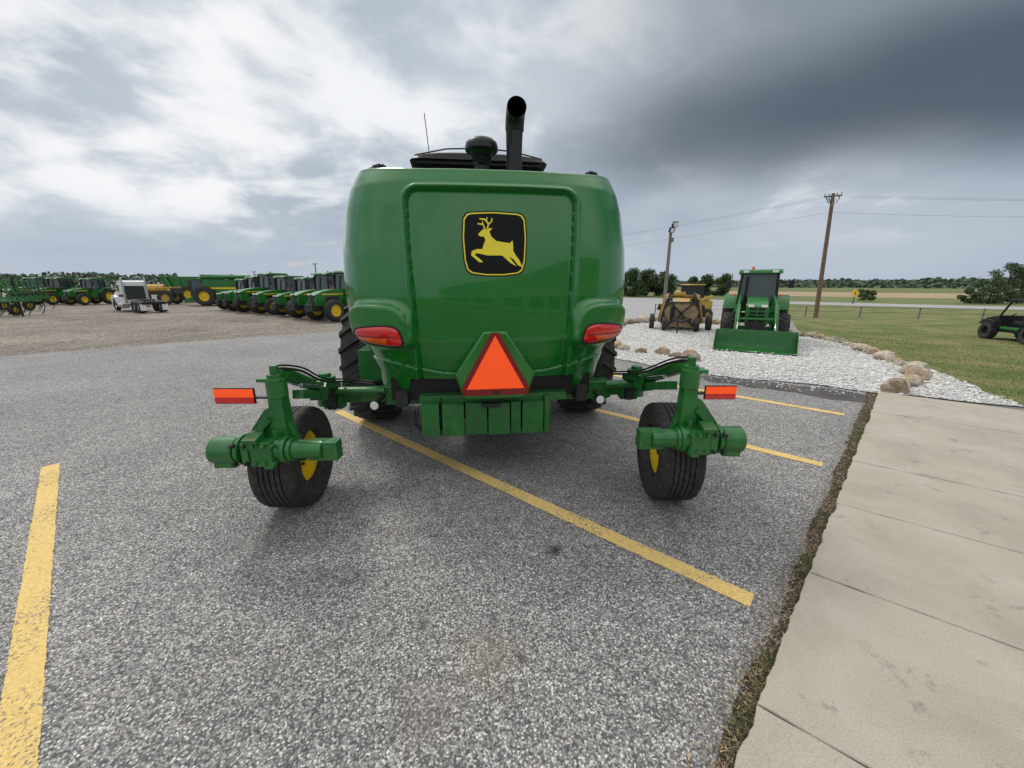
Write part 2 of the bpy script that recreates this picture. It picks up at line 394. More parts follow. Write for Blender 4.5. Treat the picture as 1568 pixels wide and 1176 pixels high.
def caster(s,wc,post,bx_in,bx_out,by,bz,arm,refl):
    wx,wy=wc; Rr=.39
    mb=MB(); wheel(mb,(wx,wy,Rr),-s*R(4),Rr,.32,.20,YEL,ribs=6,seg=72); mb.build('caster_wheel',wr,INV)
    mb=MB(); o=s
    L=bx_out-bx_in
    X=lambda t: bx_in+L*t
    mb.cyl((X(0.1),by,bz),(X(.84),by,bz),.062,GREEN2,seg=28)
    mb.cyl((X(.80),by,bz-.004),(X(1.0),by,bz-.004),.088,GREEN2,seg=28)
    mb.cyl((X(1.0),by,bz-.004),(X(1.012),by,bz-.004),.074,GREEN2,seg=28)
    mb.box((X(.90),by,bz-.09),(abs(L)*.17,.11,.04),GREEN2)
    for t,r in ((.76,.10),(.70,.088),(.40,.088),(.36,.076)): mb.cyl((X(t)-.013,by,bz),(X(t)+.013,by,bz),r,GREEN2,seg=24)
    mb.cyl((X(.42),by,bz),(X(.68),by,bz),.082,GREEN2,seg=24)
    mb.box((X(.10),by+.01,bz-.005),(abs(L)*.24,.085,.125),GREEN2)
    mb.cyl((X(.07),by-.036,bz+.0),(X(.07),by+.05,bz),.026,BLACK,seg=18)
    mb.cyl((X(.07),by-.0365,bz),(X(.07),by-.030,bz),.036,GREEN2,seg=18)
    mb.box((X(.55),by-.03,bz+.0),(.15,.13,.16),GREEN2,taper=(.8,.9)); mb.box((X(.62),by-.05,bz+.075),(.09,.10,.09),GREEN2,(.3,0,0))
    mb.box((X(.50),by-.075,bz-.045),(.055,.05,.10),GREEN2); mb.box((X(.68),by-.07,bz+.01),(.045,.05,.13),GREEN2)
    for t in(.45,.52,.60,.67,.77):
        for dz in(-.055,.06):
            mb.cyl((X(t),by-.115,bz+dz),(X(t),by-.07,bz+dz),.013,DARK if t>.6 else GREEN2,seg=6)
    for t in(.47,.63): mb.cyl((X(t),by-.02,bz+.06),(X(t),by-.02,bz+.135),.012,GREEN2,seg=6)
    px,py=post
    mb.bar((px,py,bz),(px,py,bz+.38),.11,.11,GREEN2,.085,.085)
    mb.cyl((px,py,bz+.34),(px,py,bz+.46),.062,GREEN2,seg=24); mb.cyl((px,py,bz+.46),(px,py,bz+.49),.048,GREEN2,seg=24); mb.cyl((px,py,bz+.49),(px,py,bz+.545),.027,GREEN2,seg=12)
    mb.box((px+o*.02,py,bz+.455),(.15,.10,.022),GREEN2)
    mb.prism([(px+o*.03,bz+.28),(px+o*.08,bz+.26),(px+o*.23,bz+.06),(px+o*.23,bz-.02),(px,bz-.02)],py-.045,py+.03,GREEN2,'y')
    mb.prism([(px-o*.03,bz+.20),(px-o*.07,bz+.12),(px-o*.10,bz+.02),(px,bz)],py-.02,py+.03,GREEN2,'y')
    mb.bar((px+o*.05,py-.05,bz+.20),(px+o*.17,py-.08,bz+.07),.05,.035,GREEN2)
    A=Vector((px,py+.02,bz+.42)); B=Vector(arm); m1=A.lerp(B,.45)+Vector((0,0,.045))
    mb.tube([A+Vector((0,-.03,.05)),A+Vector((-o*.01,.05,.055)),m1,A.lerp(B,.8)+Vector((0,0,.02)),B],[.036,.05,.052,.05,.058],GREEN2,20)
    mb.bar(A+Vector((-o*.06,.10,-.10)),A.lerp(B,.72)+Vector((-o*.05,0,-.055)),.07,.06,GREEN2)
    mb.cyl(A.lerp(B,.55)+Vector((-o*.08,0,.015)),B+Vector((-o*.10,0,.05)),.036,GREEN2,seg=18)
    mb.cyl(A.lerp(B,.22)+Vector((-o*.06,0,0)),A.lerp(B,.6)+Vector((-o*.08,0,.01)),.016,CHROME,seg=12)
    mb.box(A.lerp(B,.6)+Vector((-o*.06,0,-.02)),(.13,.10,.12),GREEN2,(.3,0,.3)); 
    for dd in((-.05,-.06,.05),(-.09,-.06,.04),(-.09,-.06,-.04)):
        p=A.lerp(B,.6)+Vector((o*dd[0],dd[1],dd[2])); mb.cyl(p,p+Vector((0,-.03,0)),.013,DARK,seg=6)
    mb.cyl(B+Vector((0,0,-.13)),B+Vector((0,0,.13)),.085,GREEN2,seg=26); mb.cyl(B+Vector((0,0,.13)),B+Vector((0,0,.16)),.05,GREEN2,seg=20)
    mb.box(B+Vector((-o*.08,-.03,-.08)),(.16,.10,.14),GREEN2); mb.box(B+Vector((-o*.09,-.1,-.03)),(.07,.07,.22),DARK)
    fx=wx+o*.20
    mb.bar((fx,by+.02,bz-.02),(fx,wy,Rr),.045,.12,GREEN2,.045,.14); mb.cyl((fx+o*.03,wy,Rr),(wx+o*.05,wy,Rr),.06,GREEN2,seg=20)
    mb.bar((fx,by+.0,bz),(X(.9),by,bz),.1,.1,GREEN2)
    def hose(pts,r=.009): mb.tube(pts,r,BLACK,8)
    P=[A+Vector((0,-.02,.09)),A+Vector((-o*.03,.0,.10)),A+Vector((-o*.08,.15,.05)),A.lerp(B,.5)+Vector((-o*.14,0,.05)),B+Vector((-o*.2,0,.08)),B+Vector((-o*.42,.06,.04))]
    Q=[Vector(catm(P,t)) for t in np.linspace(0,len(P)-1.001,30)]
    hose(Q); hose([q+Vector((0,.02,.018)) for q in Q],.007)
    mb.build('caster_frame',wr,INV,.007)
    mb=MB(); x0,x1,z0,z1=refl
    mb.box(((x0+x1)/2,py-.0,(z0+z1)/2),(abs(x1-x0),.012,z1-z0),BLACK)
    mb.box(((x0+x1)/2,py-.010,z0+(z1-z0)*.68),(abs(x1-x0)*.97,.006,(z1-z0)*.52),ORANGE)
    mb.box(((x0+x1)/2,py-.010,z0+(z1-z0)*.22),(abs(x1-x0)*.97,.006,(z1-z0)*.34),REDL)
    mb.bar((px,py,z0+.04),((x0+x1)/2,py+.014,z0+.04),.03,.012,DARK)
    mb.build('marker_reflector',wr,INV)
caster(-1,(-1.71,2.80),(-1.52,2.40),-1.15,-1.94,2.33,.655,(-1.66,3.32,.78),(-1.93,-1.67,.945,1.05))
caster(1,(1.27,2.90),(1.19,2.50),.87,1.54,2.43,.69,(1.20,3.62,.78),(1.30,1.51,.945,1.04))

# ------------------------------------------------------------------ ground materials
def asphalt():
    m,nt,b=newmat('asphalt'); co=N(nt,'ShaderNodeTexCoord').outputs['Object']
    v=N(nt,'ShaderNodeTexVoronoi'); v.inputs['Scale'].default_value=120; nt.links.new(co,v.inputs['Vector'])
    sp=N(nt,'ShaderNodeSeparateColor'); nt.links.new(v.outputs['Color'],sp.inputs[0])
    c=ramp(nt,[(0,.11),(.22,.16),(.42,.27),(.65,.36),(.85,.50),(1,.80)],sp.outputs[0]).outputs[0]
    edge=ramp(nt,[(.35,1),(.75,.52)],v.outputs['Distance']).outputs[0]
    c=mixc(nt,'MULTIPLY',1,c,edge)
    big=ramp(nt,[(.25,.80),(.5,.98),(.75,1.18)],noise(nt,co,.55,5,.6,.6)).outputs[0]
    medn=noise(nt,co,7,4,.7); med=ramp(nt,[(.25,.78),(.75,1.18)],medn).outputs[0]
    c=mixc(nt,'MULTIPLY',1,c,big); c=mixc(nt,'MULTIPLY',1,c,med)
    dn=N(nt,'ShaderNodeTexNoise'); dn.inputs['Scale'].default_value=2.2; dn.inputs['Detail'].default_value=4; nt.links.new(co,dn.inputs['Vector'])
    vm=N(nt,'ShaderNodeVectorMath',operation='MULTIPLY_ADD'); nt.links.new(dn.outputs['Color'],vm.inputs[0]); vm.inputs[1].default_value=(.5,.5,.5); nt.links.new(co,vm.inputs[2])
    ve=N(nt,'ShaderNodeTexVoronoi',feature='DISTANCE_TO_EDGE'); ve.inputs['Scale'].default_value=.17; nt.links.new(vm.outputs[0],ve.inputs['Vector'])
    cr=ramp(nt,[(0,.6),(.002,.8),(.004,1)],ve.outputs['Distance']).outputs[0]
    c=mixc(nt,'MULTIPLY',.45,c,cr)
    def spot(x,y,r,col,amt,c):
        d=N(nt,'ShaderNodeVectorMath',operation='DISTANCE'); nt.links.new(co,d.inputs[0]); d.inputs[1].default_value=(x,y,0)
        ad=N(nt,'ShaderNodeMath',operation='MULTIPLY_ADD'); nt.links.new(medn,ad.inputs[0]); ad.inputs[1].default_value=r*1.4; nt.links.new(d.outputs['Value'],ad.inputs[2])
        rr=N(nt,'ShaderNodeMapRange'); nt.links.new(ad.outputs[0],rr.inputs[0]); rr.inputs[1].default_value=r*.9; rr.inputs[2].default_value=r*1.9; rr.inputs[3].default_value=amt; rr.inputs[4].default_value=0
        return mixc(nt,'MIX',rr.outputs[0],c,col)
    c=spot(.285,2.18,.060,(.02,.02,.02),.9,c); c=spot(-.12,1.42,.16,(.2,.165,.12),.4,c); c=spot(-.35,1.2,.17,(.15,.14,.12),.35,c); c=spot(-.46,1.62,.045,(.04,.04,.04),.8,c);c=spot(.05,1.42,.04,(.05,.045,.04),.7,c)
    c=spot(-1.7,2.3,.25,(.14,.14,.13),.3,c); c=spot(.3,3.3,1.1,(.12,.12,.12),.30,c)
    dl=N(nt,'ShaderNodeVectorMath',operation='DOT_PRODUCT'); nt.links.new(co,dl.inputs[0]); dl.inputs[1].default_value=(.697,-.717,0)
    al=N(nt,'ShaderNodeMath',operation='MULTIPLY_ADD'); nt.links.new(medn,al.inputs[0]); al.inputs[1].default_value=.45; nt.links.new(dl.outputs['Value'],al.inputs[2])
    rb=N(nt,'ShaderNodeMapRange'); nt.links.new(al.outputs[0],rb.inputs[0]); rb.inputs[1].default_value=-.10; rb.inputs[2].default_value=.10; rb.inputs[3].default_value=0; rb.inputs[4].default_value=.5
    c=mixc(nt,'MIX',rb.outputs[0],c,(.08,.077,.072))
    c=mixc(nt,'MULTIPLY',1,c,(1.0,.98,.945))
    nt.links.new(c,b.inputs['Base Color']); b.inputs['Roughness'].default_value=.9
    bump(nt,b,v.outputs['Distance'],.7,-.006)
    return m
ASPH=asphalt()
def speckle(name,stops,scale,bigamt=(.8,1.15),bst=.6,bd=.01,tint=(1,1,1),bigs=.5):
    m,nt,b=newmat(name); co=N(nt,'ShaderNodeTexCoord').outputs['Object']
    v=N(nt,'ShaderNodeTexVoronoi'); v.inputs['Scale'].default_value=scale; nt.links.new(co,v.inputs['Vector'])
    sp=N(nt,'ShaderNodeSeparateColor'); nt.links.new(v.outputs['Color'],sp.inputs[0])
    c=ramp(nt,stops,sp.outputs[0]).outputs[0]
    edge=ramp(nt,[(.4,1),(.8,.4)],v.outputs['Distance']).outputs[0]; c=mixc(nt,'MULTIPLY',1,c,edge)
    c=mixc(nt,'MULTIPLY',1,c,ramp(nt,[(.25,bigamt[0]),(.75,bigamt[1])],noise(nt,co,bigs,5,.65,.5)).outputs[0])
    c=mixc(nt,'MULTIPLY',1,c,tint)
    nt.links.new(c,b.inputs['Base Color']); b.inputs['Roughness'].default_value=.9
    bump(nt,b,v.outputs['Distance'],bst,-bd)
    return m
WGRAV=speckle('white_gravel_stone',[(0,.36),(.4,.56),(.8,.74),(1,.84)],26,tint=(1,.99,.97),bd=.02)
YARD=speckle('yard_gravel',[(0,(.12,.10,.085)),(.5,(.24,.21,.18)),(1,(.42,.39,.35))],22,(.45,1.45),tint=(1,.97,.93),bigs=.28)
ROADM=speckle('road_surface',[(0,.34),(1,.5)],40,(.9,1.1),.2,.003)
SOIL=speckle('soil',[(0,(.02,.017,.012)),(.6,(.07,.055,.038)),(1,(.2,.16,.11))],110,(.5,1.4),1,.01,bigs=6)
def noisemat(name,stops,scale,detail=6,rough=.9,bs=.3,bscale=30,stretch=None,fine=None):
    m,nt,b=newmat(name); co=N(nt,'ShaderNodeTexCoord').outputs['Object']
    if stretch:
        mp=N(nt,'ShaderNodeMapping'); mp.inputs['Scale'].default_value=stretch; mp.inputs['Rotation'].default_value=(0,0,R(40)); nt.links.new(co,mp.inputs[0]); co2=mp.outputs[0]
    else: co2=co
    c=ramp(nt,stops,noise(nt,co2,scale,detail,.6,.3)).outputs[0]
    if fine: c=mixc(nt,'MULTIPLY',1,c,ramp(nt,[(.3,fine[1]),(.7,fine[2])],noise(nt,co,fine[0],3,.7)).outputs[0])
    nt.links.new(c,b.inputs['Base Color']); b.inputs['Roughness'].default_value=rough
    if bs: bump(nt,b,noise(nt,co,bscale,3,.7),bs,.02)
    return m
LAWN=noisemat('lawn_grass',[(.25,(.07,.105,.022)),(.45,(.12,.15,.038)),(.60,(.20,.185,.07)),(.78,(.28,.23,.11))],.9,6,bscale=45,bs=.6,fine=(28,.65,1.3))
FIELD=noisemat('field_grass',[(.3,(.09,.13,.035)),(.55,(.13,.16,.05)),(.75,(.22,.20,.09))],.012,4,stretch=(1,6,1),fine=(.5,.8,1.2),bs=0)
WHEAT=noisemat('dry_field',[(.3,(.28,.22,.13)),(.7,(.40,.30,.18))],.05,4,stretch=(1,5,1),bs=0)
CROP=noisemat('crop_field',[(.3,(.09,.12,.04)),(.7,(.14,.15,.05))],.05,4,stretch=(1,5,1),bs=0)
def concrete():
    m,nt,b=newmat('sidewalk_concrete'); co=N(nt,'ShaderNodeTexCoord').outputs['Object']
    c=ramp(nt,[(.25,(.33,.295,.24)),(.5,(.41,.37,.305)),(.75,(.47,.43,.365))],noise(nt,co,1.6,6,.65,.4)).outputs[0]
    c=mixc(nt,'MULTIPLY',1,c,ramp(nt,[(.3,.80),(.7,1.14)],noise(nt,co,140,2,.8)).outputs[0])
    c=mixc(nt,'MULTIPLY',1,c,ramp(nt,[(.30,.66),(.40,1)],noise(nt,co,5,5,.75)).outputs[0])
    v=N(nt,'ShaderNodeTexVoronoi'); v.inputs['Scale'].default_value=60; nt.links.new(co,v.inputs['Vector'])
    c=mixc(nt,'MIX',ramp(nt,[(.0,.7),(.10,0)],v.outputs['Distance']).outputs[0],c,(.19,.16,.12))
    nt.links.new(c,b.inputs['Base Color']); b.inputs['Roughness'].default_value=.85; bump(nt,b,noise(nt,co,160,3,.7),.3,.004)
    return m
CONC=concrete()
def paint():
    m,nt,b=newmat('yellow_line_paint'); co=N(nt,'ShaderNodeTexCoord').outputs['Object']
    n=noise(nt,co,75,4,.75)
    c=ramp(nt,[(.3,(.56,.38,.12)),(.55,(.78,.56,.20)),(.8,(.86,.68,.33))],n).outputs[0]
    v=N(nt,'ShaderNodeTexVoronoi'); v.inputs['Scale'].default_value=120; nt.links.new(co,v.inputs['Vector'])
    sp=N(nt,'ShaderNodeSeparateColor'); nt.links.new(v.outputs['Color'],sp.inputs[0])
    ad=N(nt,'ShaderNodeMath',operation='ADD'); nt.links.new(sp.outputs[1],ad.inputs[0]); nt.links.new(noise(nt,co,3,4),ad.inputs[1])
    w=ramp(nt,[(.50,1),(.64,0)],ad.outputs[0]).outputs[0]
    c=mixc(nt,'MIX',w,c,(.22,.19,.15))
    nt.links.new(c,b.inputs['Base Color']); b.inputs['Roughness'].default_value=.8
    bump(nt,b,v.outputs['Distance'],.6,-.006)
    return m
PAINT=paint()
# ------------------------------------------------------------------ ground sheets
sheet('ground',[(-2500,-300),(2500,-300),(2500,3500),(-2500,3500)],-.05,FIELD)
sheet('gravel_yard',[(-120,-60),(6,20),(14,44),(-20,62),(-120,90)],-.02,YARD,.6,3)
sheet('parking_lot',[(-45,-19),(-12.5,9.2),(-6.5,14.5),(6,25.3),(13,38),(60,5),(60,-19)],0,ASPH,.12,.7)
sheet('concrete_apron',[(3,19),(8,15.5),(17.3,24.5),(24,35),(13,44.5),(6,40)],.004,ROADM,.15,1)
e=Vector((.76,-.65));pr=Vector((.65,.76)); q0=Vector((24,35))
def rp(a,b): v=q0+e*a+pr*b; return (v.x,v.y)
sheet('road',[rp(-140,0),rp(200,0),rp(200,6.5),rp(-140,6.5)],.010,ROADM)
mb=MB()
for bb in (.3,6.2,):
    mb.add([(*rp(-140,bb),.015),(*rp(200,bb),.015),(*rp(200,bb+.13),.015),(*rp(-140,bb+.13),.015)],[(0,1,2,3)],WHITE)
mb.build('road_edge_line')
sheet('dry_field',[rp(-90,30),rp(260,30),rp(330,62),rp(-60,75)],-.03,WHEAT)
sheet('crop_field',[rp(-90,75),rp(360,66),rp(400,110),rp(-60,130)],-.026,CROP)
lawnpoly=[(9.9,13.1),(9.75,11.3),(9.45,10.3),(8.9,9.2),(8.5,8.2),(8.05,7.2),(7.45,6.2),(7.25,5.45),(9.0,3.9),(40,-22),(70,-5)]+[rp(36,-.3),rp(0,-.3),(17.3,24.5),(13,18)]
sheet('lawn',lawnpoly,.008,LAWN,.05,.3)
gravpoly=[(2.4,9.0),(3.3,7.7),(3.75,7.2),(4.5,6.8),(5.3,6.45),(5.8,5.95),(7.3,5.2),(7.7,6.0),(8.3,7.1),(9.0,8.8),(9.9,11),(10.1,13.2),(9.5,16),(7,18),(4.9,16.6),(3.6,13.2),(2.6,10.7)]
sheet('gravel_bed',gravpoly,.016,WGRAV,.06,.25)
WET=simple('damp_asphalt',(.065,.058,.05),.55,0,.4,3,bmp=.5,bscale=80)
sheet('damp_patch',[(3.3,7.1),(4.3,6.15),(5.0,5.5),(5.35,5.4),(5.65,5.85),(5.25,6.35),(4.4,6.75),(3.7,7.15)],.004,WET,.09,.14)
def line(p0,p1,w=.118,nm='parking_line'):
    p0=Vector(p0);p1=Vector(p1);d=(p1-p0);L=d.length;d/=L;n=Vector((-d.y,d.x)); k=int(L/.012)
    A=[];B=[]
    for i in range(k+1):
        c=p0+d*(L*i/k); j=mnoise.noise(Vector((c.x*14,c.y*14,1)))*.005+mnoise.noise(Vector((c.x*70,c.y*70,1)))*.006; j2=mnoise.noise(Vector((c.x*14,c.y*14,5)))*.005+mnoise.noise(Vector((c.x*70,c.y*70,7)))*.006
        A.append((*(c+n*(w/2+j)),.004));B.append((*(c-n*(w/2+j2)),.004))
    mesh(nm,A+B,[(i,k+1+i,k+2+i,i+1) for i in range(k)],PAINT)
line((1.33,1.76),(-2.4,5.05)); line((.05,-.68),(-4.47,3.41)); line((3.02,3.42),(-.45,6.6)); line((4.47,4.90),(1.1,8.0))
S0=Vector((.795,1.0)); ed=(Vector((5.84,5.90))-S0).normalized(); pd=Vector((.775,-.632))
sw=empty('sidewalk')
a=Vector((2.55,2.69)); base=(a-S0).dot(ed)
edges=[base+1.075*i for i in range(-5,4)]
endd=(Vector((5.84,5.90))-S0).length
while edges[-1]<endd-1.2: edges.append(edges[-1]+1.075)
edges[-1]=endd
for i in range(len(edges)-1):
    for jx,(w0,w1) in enumerate(((0,2.6),(2.6,4.4))):
        mb=MB(); g=.004; a0,a1=edges[i]+g,edges[i+1]-g
        A=S0+ed*a0;B=S0+ed*a1; q=[A+pd*(w0+g),A+pd*(w1-g),B+pd*(w1-g),B+pd*(w0+g)]
        zz=.036+.004*random.random()
        pts=[]
        for c in range(4):
            p=q[c];r=q[(c+1)%4]; kk=int((r-p).length/.03); nn=Vector((-(r-p).y,(r-p).x)).normalized()
            for t in range(kk):
                v=p.lerp(r,t/kk); jj=.006*mnoise.noise(Vector((v.x*9,v.y*9,2)))+(.030*max(0,mnoise.noise(Vector((v.x*5,v.y*5,9))))+.008*mnoise.noise(Vector((v.x*28,v.y*28,4))) if c==3 else 0)
                v=v+nn*jj; pts.append((v.x,v.y))
        mb.prism(pts,-.06,zz,CONC,'z'); o=mb.build('slab',sw,bevel=.006,ang=60)
sheet('joint_soil',[tuple(S0+ed*(edges[0])+pd*.05),tuple(S0+ed*edges[0]+pd*4.3),tuple(S0+ed*(endd-.02)+pd*4.3),tuple(S0+ed*(endd-.02)+pd*.05)],.016,SOIL).parent=sw
A=[];B=[];n=Vector((-ed.y,ed.x))
K=420; 
for i in range(K+1):
    t=-3+(endd+3.15)*i/K; c=S0+ed*t
    w=.045+.035*mnoise.noise(Vector((t*1.7,0,0)))+.03*mnoise.noise(Vector((t*9,3,0)))+.015*mnoise.noise(Vector((t*31,3,0)))+.010*max(t,0)
    A.append((*(c+n*max(.015,w)),.007)); B.append((*(c-n*.05),.012))
strip=mesh('soil_strip',A+B,[(i,i+1,K+2+i,K+1+i) for i in range(K)],SOIL)
WEED=noisemat('weed_green',[(.35,(.07,.13,.03)),(.65,(.22,.19,.09))],9,bs=0)
DRYB=simple('dry_debris',(.34,.25,.15),.9,0,.5,30)
def blades(pts,hmin,hmax,w,lean=.5):
    n_=len(pts); an=rng.uniform(0,2*math.pi,n_); h=rng.uniform(hmin,hmax,n_); la=rng.uniform(0,2*math.pi,n_); ll=rng.uniform(0,lean,n_)*h
    dx=np.cos(an)*w/2;dy=np.sin(an)*w/2
    v=np.zeros((n_,3,3)); v[:,0]=pts+np.stack([dx,dy,0*dx],1); v[:,1]=pts-np.stack([dx,dy,0*dx],1); v[:,2]=pts+np.stack([np.cos(la)*ll,np.sin(la)*ll,h],1)
    return v.reshape(-1,3),np.arange(3*n_).reshape(-1,3)
ts=rng.uniform(-2,endd,7000); keep=np.array([mnoise.noise(Vector((t*3.1,7,0)))>.0 for t in ts]); ts=ts[keep]
off=np.abs(rng.normal(0,.035,len(ts)))-.005
P=np.array([[*(S0+ed*t+n*o),.008] for t,o in zip(ts,off)])
v,f=blades(P,.008,.034,.005,1.6); mesh('weeds',v,f,WEED)
ts=rng.uniform(-2,endd,6500);off=np.abs(rng.normal(.0,.055,len(ts)))
v,f=blades(np.array([[*(S0+ed*t+n*o),.008] for t,o in zip(ts,off)]),.003,.010,.008,4); mesh('plant_debris',v,f,DRYB)
def pip(poly,x,y):
    ins=np.zeros(len(x),bool); m=len(poly)
    for i in range(m):
        x1,y1=poly[i];x2,y2=poly[(i+1)%m]
        c=((y1>y)!=(y2>y))&(x<(x2-x1)*(y-y1)/((y2-y1)+1e-12)+x1); ins^=c
    return ins
x=rng.uniform(7,19,120000);y=rng.uniform(1,17,120000); k_=pip(lawnpoly,x,y)&(rng.random(len(x))<np.clip(1.25-(np.hypot(x,y)-8)/12,.12,1)); x=x[k_];y=y[k_]
v,f=blades(np.stack([x,y,0*x+.006],1),.015,.045,.009,.8); g=mesh('grass',v,f,noisemat('grass_blade',[(.3,(.09,.14,.025)),(.5,(.16,.20,.05)),(.72,(.32,.27,.12))],1.1,4,bs=0))
bm=bmesh.new(); bmesh.ops.create_icosphere(bm,subdivisions=1,radius=1); ICO=np.array([v.co[:] for v in bm.verts]); ICF=np.array([[v.index for v in f.verts] for f in bm.faces]); bm.free()
bm=bmesh.new(); bmesh.ops.create_icosphere(bm,subdivisions=4,radius=1); IC3=[v.co.copy() for v in bm.verts]; IF3=[[v.index for v in f.verts] for f in bm.faces]; bm.free()
def pebbles(name,x,y,smin,smax,mat,z=0):
    n_=len(x); s=rng.uniform(smin,smax,n_); sc3=np.stack([s*rng.uniform(.7,1.3,n_),s*rng.uniform(.7,1.3,n_),s*rng.uniform(.5,.9,n_)],1)
    a=rng.uniform(0,6.28,n_); V=ICO[None]*(1+rng.uniform(-.2,.2,(n_,len(ICO),1)))*sc3[:,None,:]
    X=V[...,0]*np.cos(a)[:,None]-V[...,1]*np.sin(a)[:,None]; Y=V[...,0]*np.sin(a)[:,None]+V[...,1]*np.cos(a)[:,None]
    V=np.stack([X+x[:,None],Y+y[:,None],V[...,2]+z+s[:,None]*.3],2).reshape(-1,3)
    F=(ICF[None]+(np.arange(n_)*len(ICO))[:,None,None]).reshape(-1,3)
    return mesh(name,V,F,mat)
GST=noisemat('gravel_stone_white',[(.3,(.42,.41,.39)),(.6,(.78,.77,.75))],18,2,bs=0)
x=rng.uniform(2.3,10.2,14000);y=rng.uniform(5,17,14000);k_=pip(gravpoly,x,y);x=x[k_];y=y[k_]
pebbles('gravel_stones',x,y,.012,.034,GST,.016)
x=rng.normal(4.6,.8,260);y=6.6-(x-4.6)*.55+rng.normal(0,.25,260); pebbles('loose_stones',x,y,.006,.018,GST,.0)
t_=rng.uniform(-.5,6,240); o_=np.abs(rng.normal(0,.28,240))+.03
pebbles('loose_grit',S0.x+ed.x*t_+n.x*o_,S0.y+ed.y*t_+n.y*o_,.002,.006,simple('grit',(.45,.42,.38),.9,0,.4,40),.001)
def bouldermat():
    m,nt,b=newmat('boulder_stone'); co=N(nt,'ShaderNodeTexCoord').outputs['Object']
    v=N(nt,'ShaderNodeTexVoronoi'); v.inputs['Scale'].default_value=2.3; nt.links.new(co,v.inputs['Vector'])
    sp=N(nt,'ShaderNodeSeparateColor'); nt.links.new(v.outputs['Color'],sp.inputs[0])
    c=ramp(nt,[(0,(.30,.22,.15)),(.3,(.50,.39,.27)),(.55,(.42,.39,.34)),(.8,(.58,.48,.36)),(1,(.44,.30,.21))],sp.outputs[0]).outputs[0]
    c=mixc(nt,'MULTIPLY',1,c,ramp(nt,[(.3,.5),(.7,1.25)],noise(nt,co,14,5,.7)).outputs[0])
    nt.links.new(c,b.inputs['Base Color']); b.inputs['Roughness'].default_value=.85; bump(nt,b,noise(nt,co,24,4,.7),.6,.02); return m
BLD=bouldermat()
bv=[];bf=[]
def boulder(x,y,s):
    o=len(bv); sx,sy,sz=s*random.uniform(.8,1.25),s*random.uniform(.75,1.0),s*random.uniform(.65,.9); a=random.uniform(0,6.28); sd=random.uniform(0,99)
    pls=[(Vector((random.gauss(0,1),random.gauss(0,1),random.gauss(0,1))).normalized(),random.uniform(.58,.88)) for _ in range(12)]
    for c in IC3:
        p=c.copy()
        for nrm,dd in pls:
            q=p.dot(nrm)
            if q>dd: p-=nrm*(q-dd)*.95
        dsp=1+.10*mnoise.noise(c*1.9+Vector((sd,5,0)))+.05*mnoise.noise(c*6+Vector((0,sd,0)))
        p=Vector((p.x*sx,p.y*sy,p.z*sz))*dsp*1.15
        bv.append((x+p.x*math.cos(a)-p.y*math.sin(a),y+p.x*math.sin(a)+p.y*math.cos(a),p.z+sz*.55))
    bf.extend([[i+o for i in f] for f in IF3])
def brow(pts,step,s0,s1):
    for i in range(len(pts)-1):
        a=Vector(pts[i]);b=Vector(pts[i+1]);k=max(1,int((b-a).length/step))
        for t in range(k):
            p=a.lerp(b,t/k); boulder(p.x+random.uniform(-.07,.07),p.y+random.uniform(-.07,.07),random.uniform(s0,s1))
brow([(9.7,13.6),(9.85,12.2),(9.7,11.2),(9.35,10.3),(8.8,9.1),(8.35,8.1),(7.9,7.2)],.29,.10,.18)
brow([(7.75,7.1),(7.2,6.6),(6.55,6.25),(6.2,6.1)],.27,.10,.17)
brow([(2.5,11.5),(2.75,10.4),(3.3,9.75),(3.75,9.4),(4.15,8.75),(4.2,8.5)],.29,.11,.20)
brow([(2.9,13.5),(4.0,15.6),(5.2,17.2),(6.8,18.6),(8.4,18.0),(9.6,16)],.45,.14,.26)
boulder(6.2,6.02,.19);boulder(7.75,7.25,.21);boulder(4.1,8.7,.2)
mesh('rock_border',bv,bf,BLD,smooth=True)

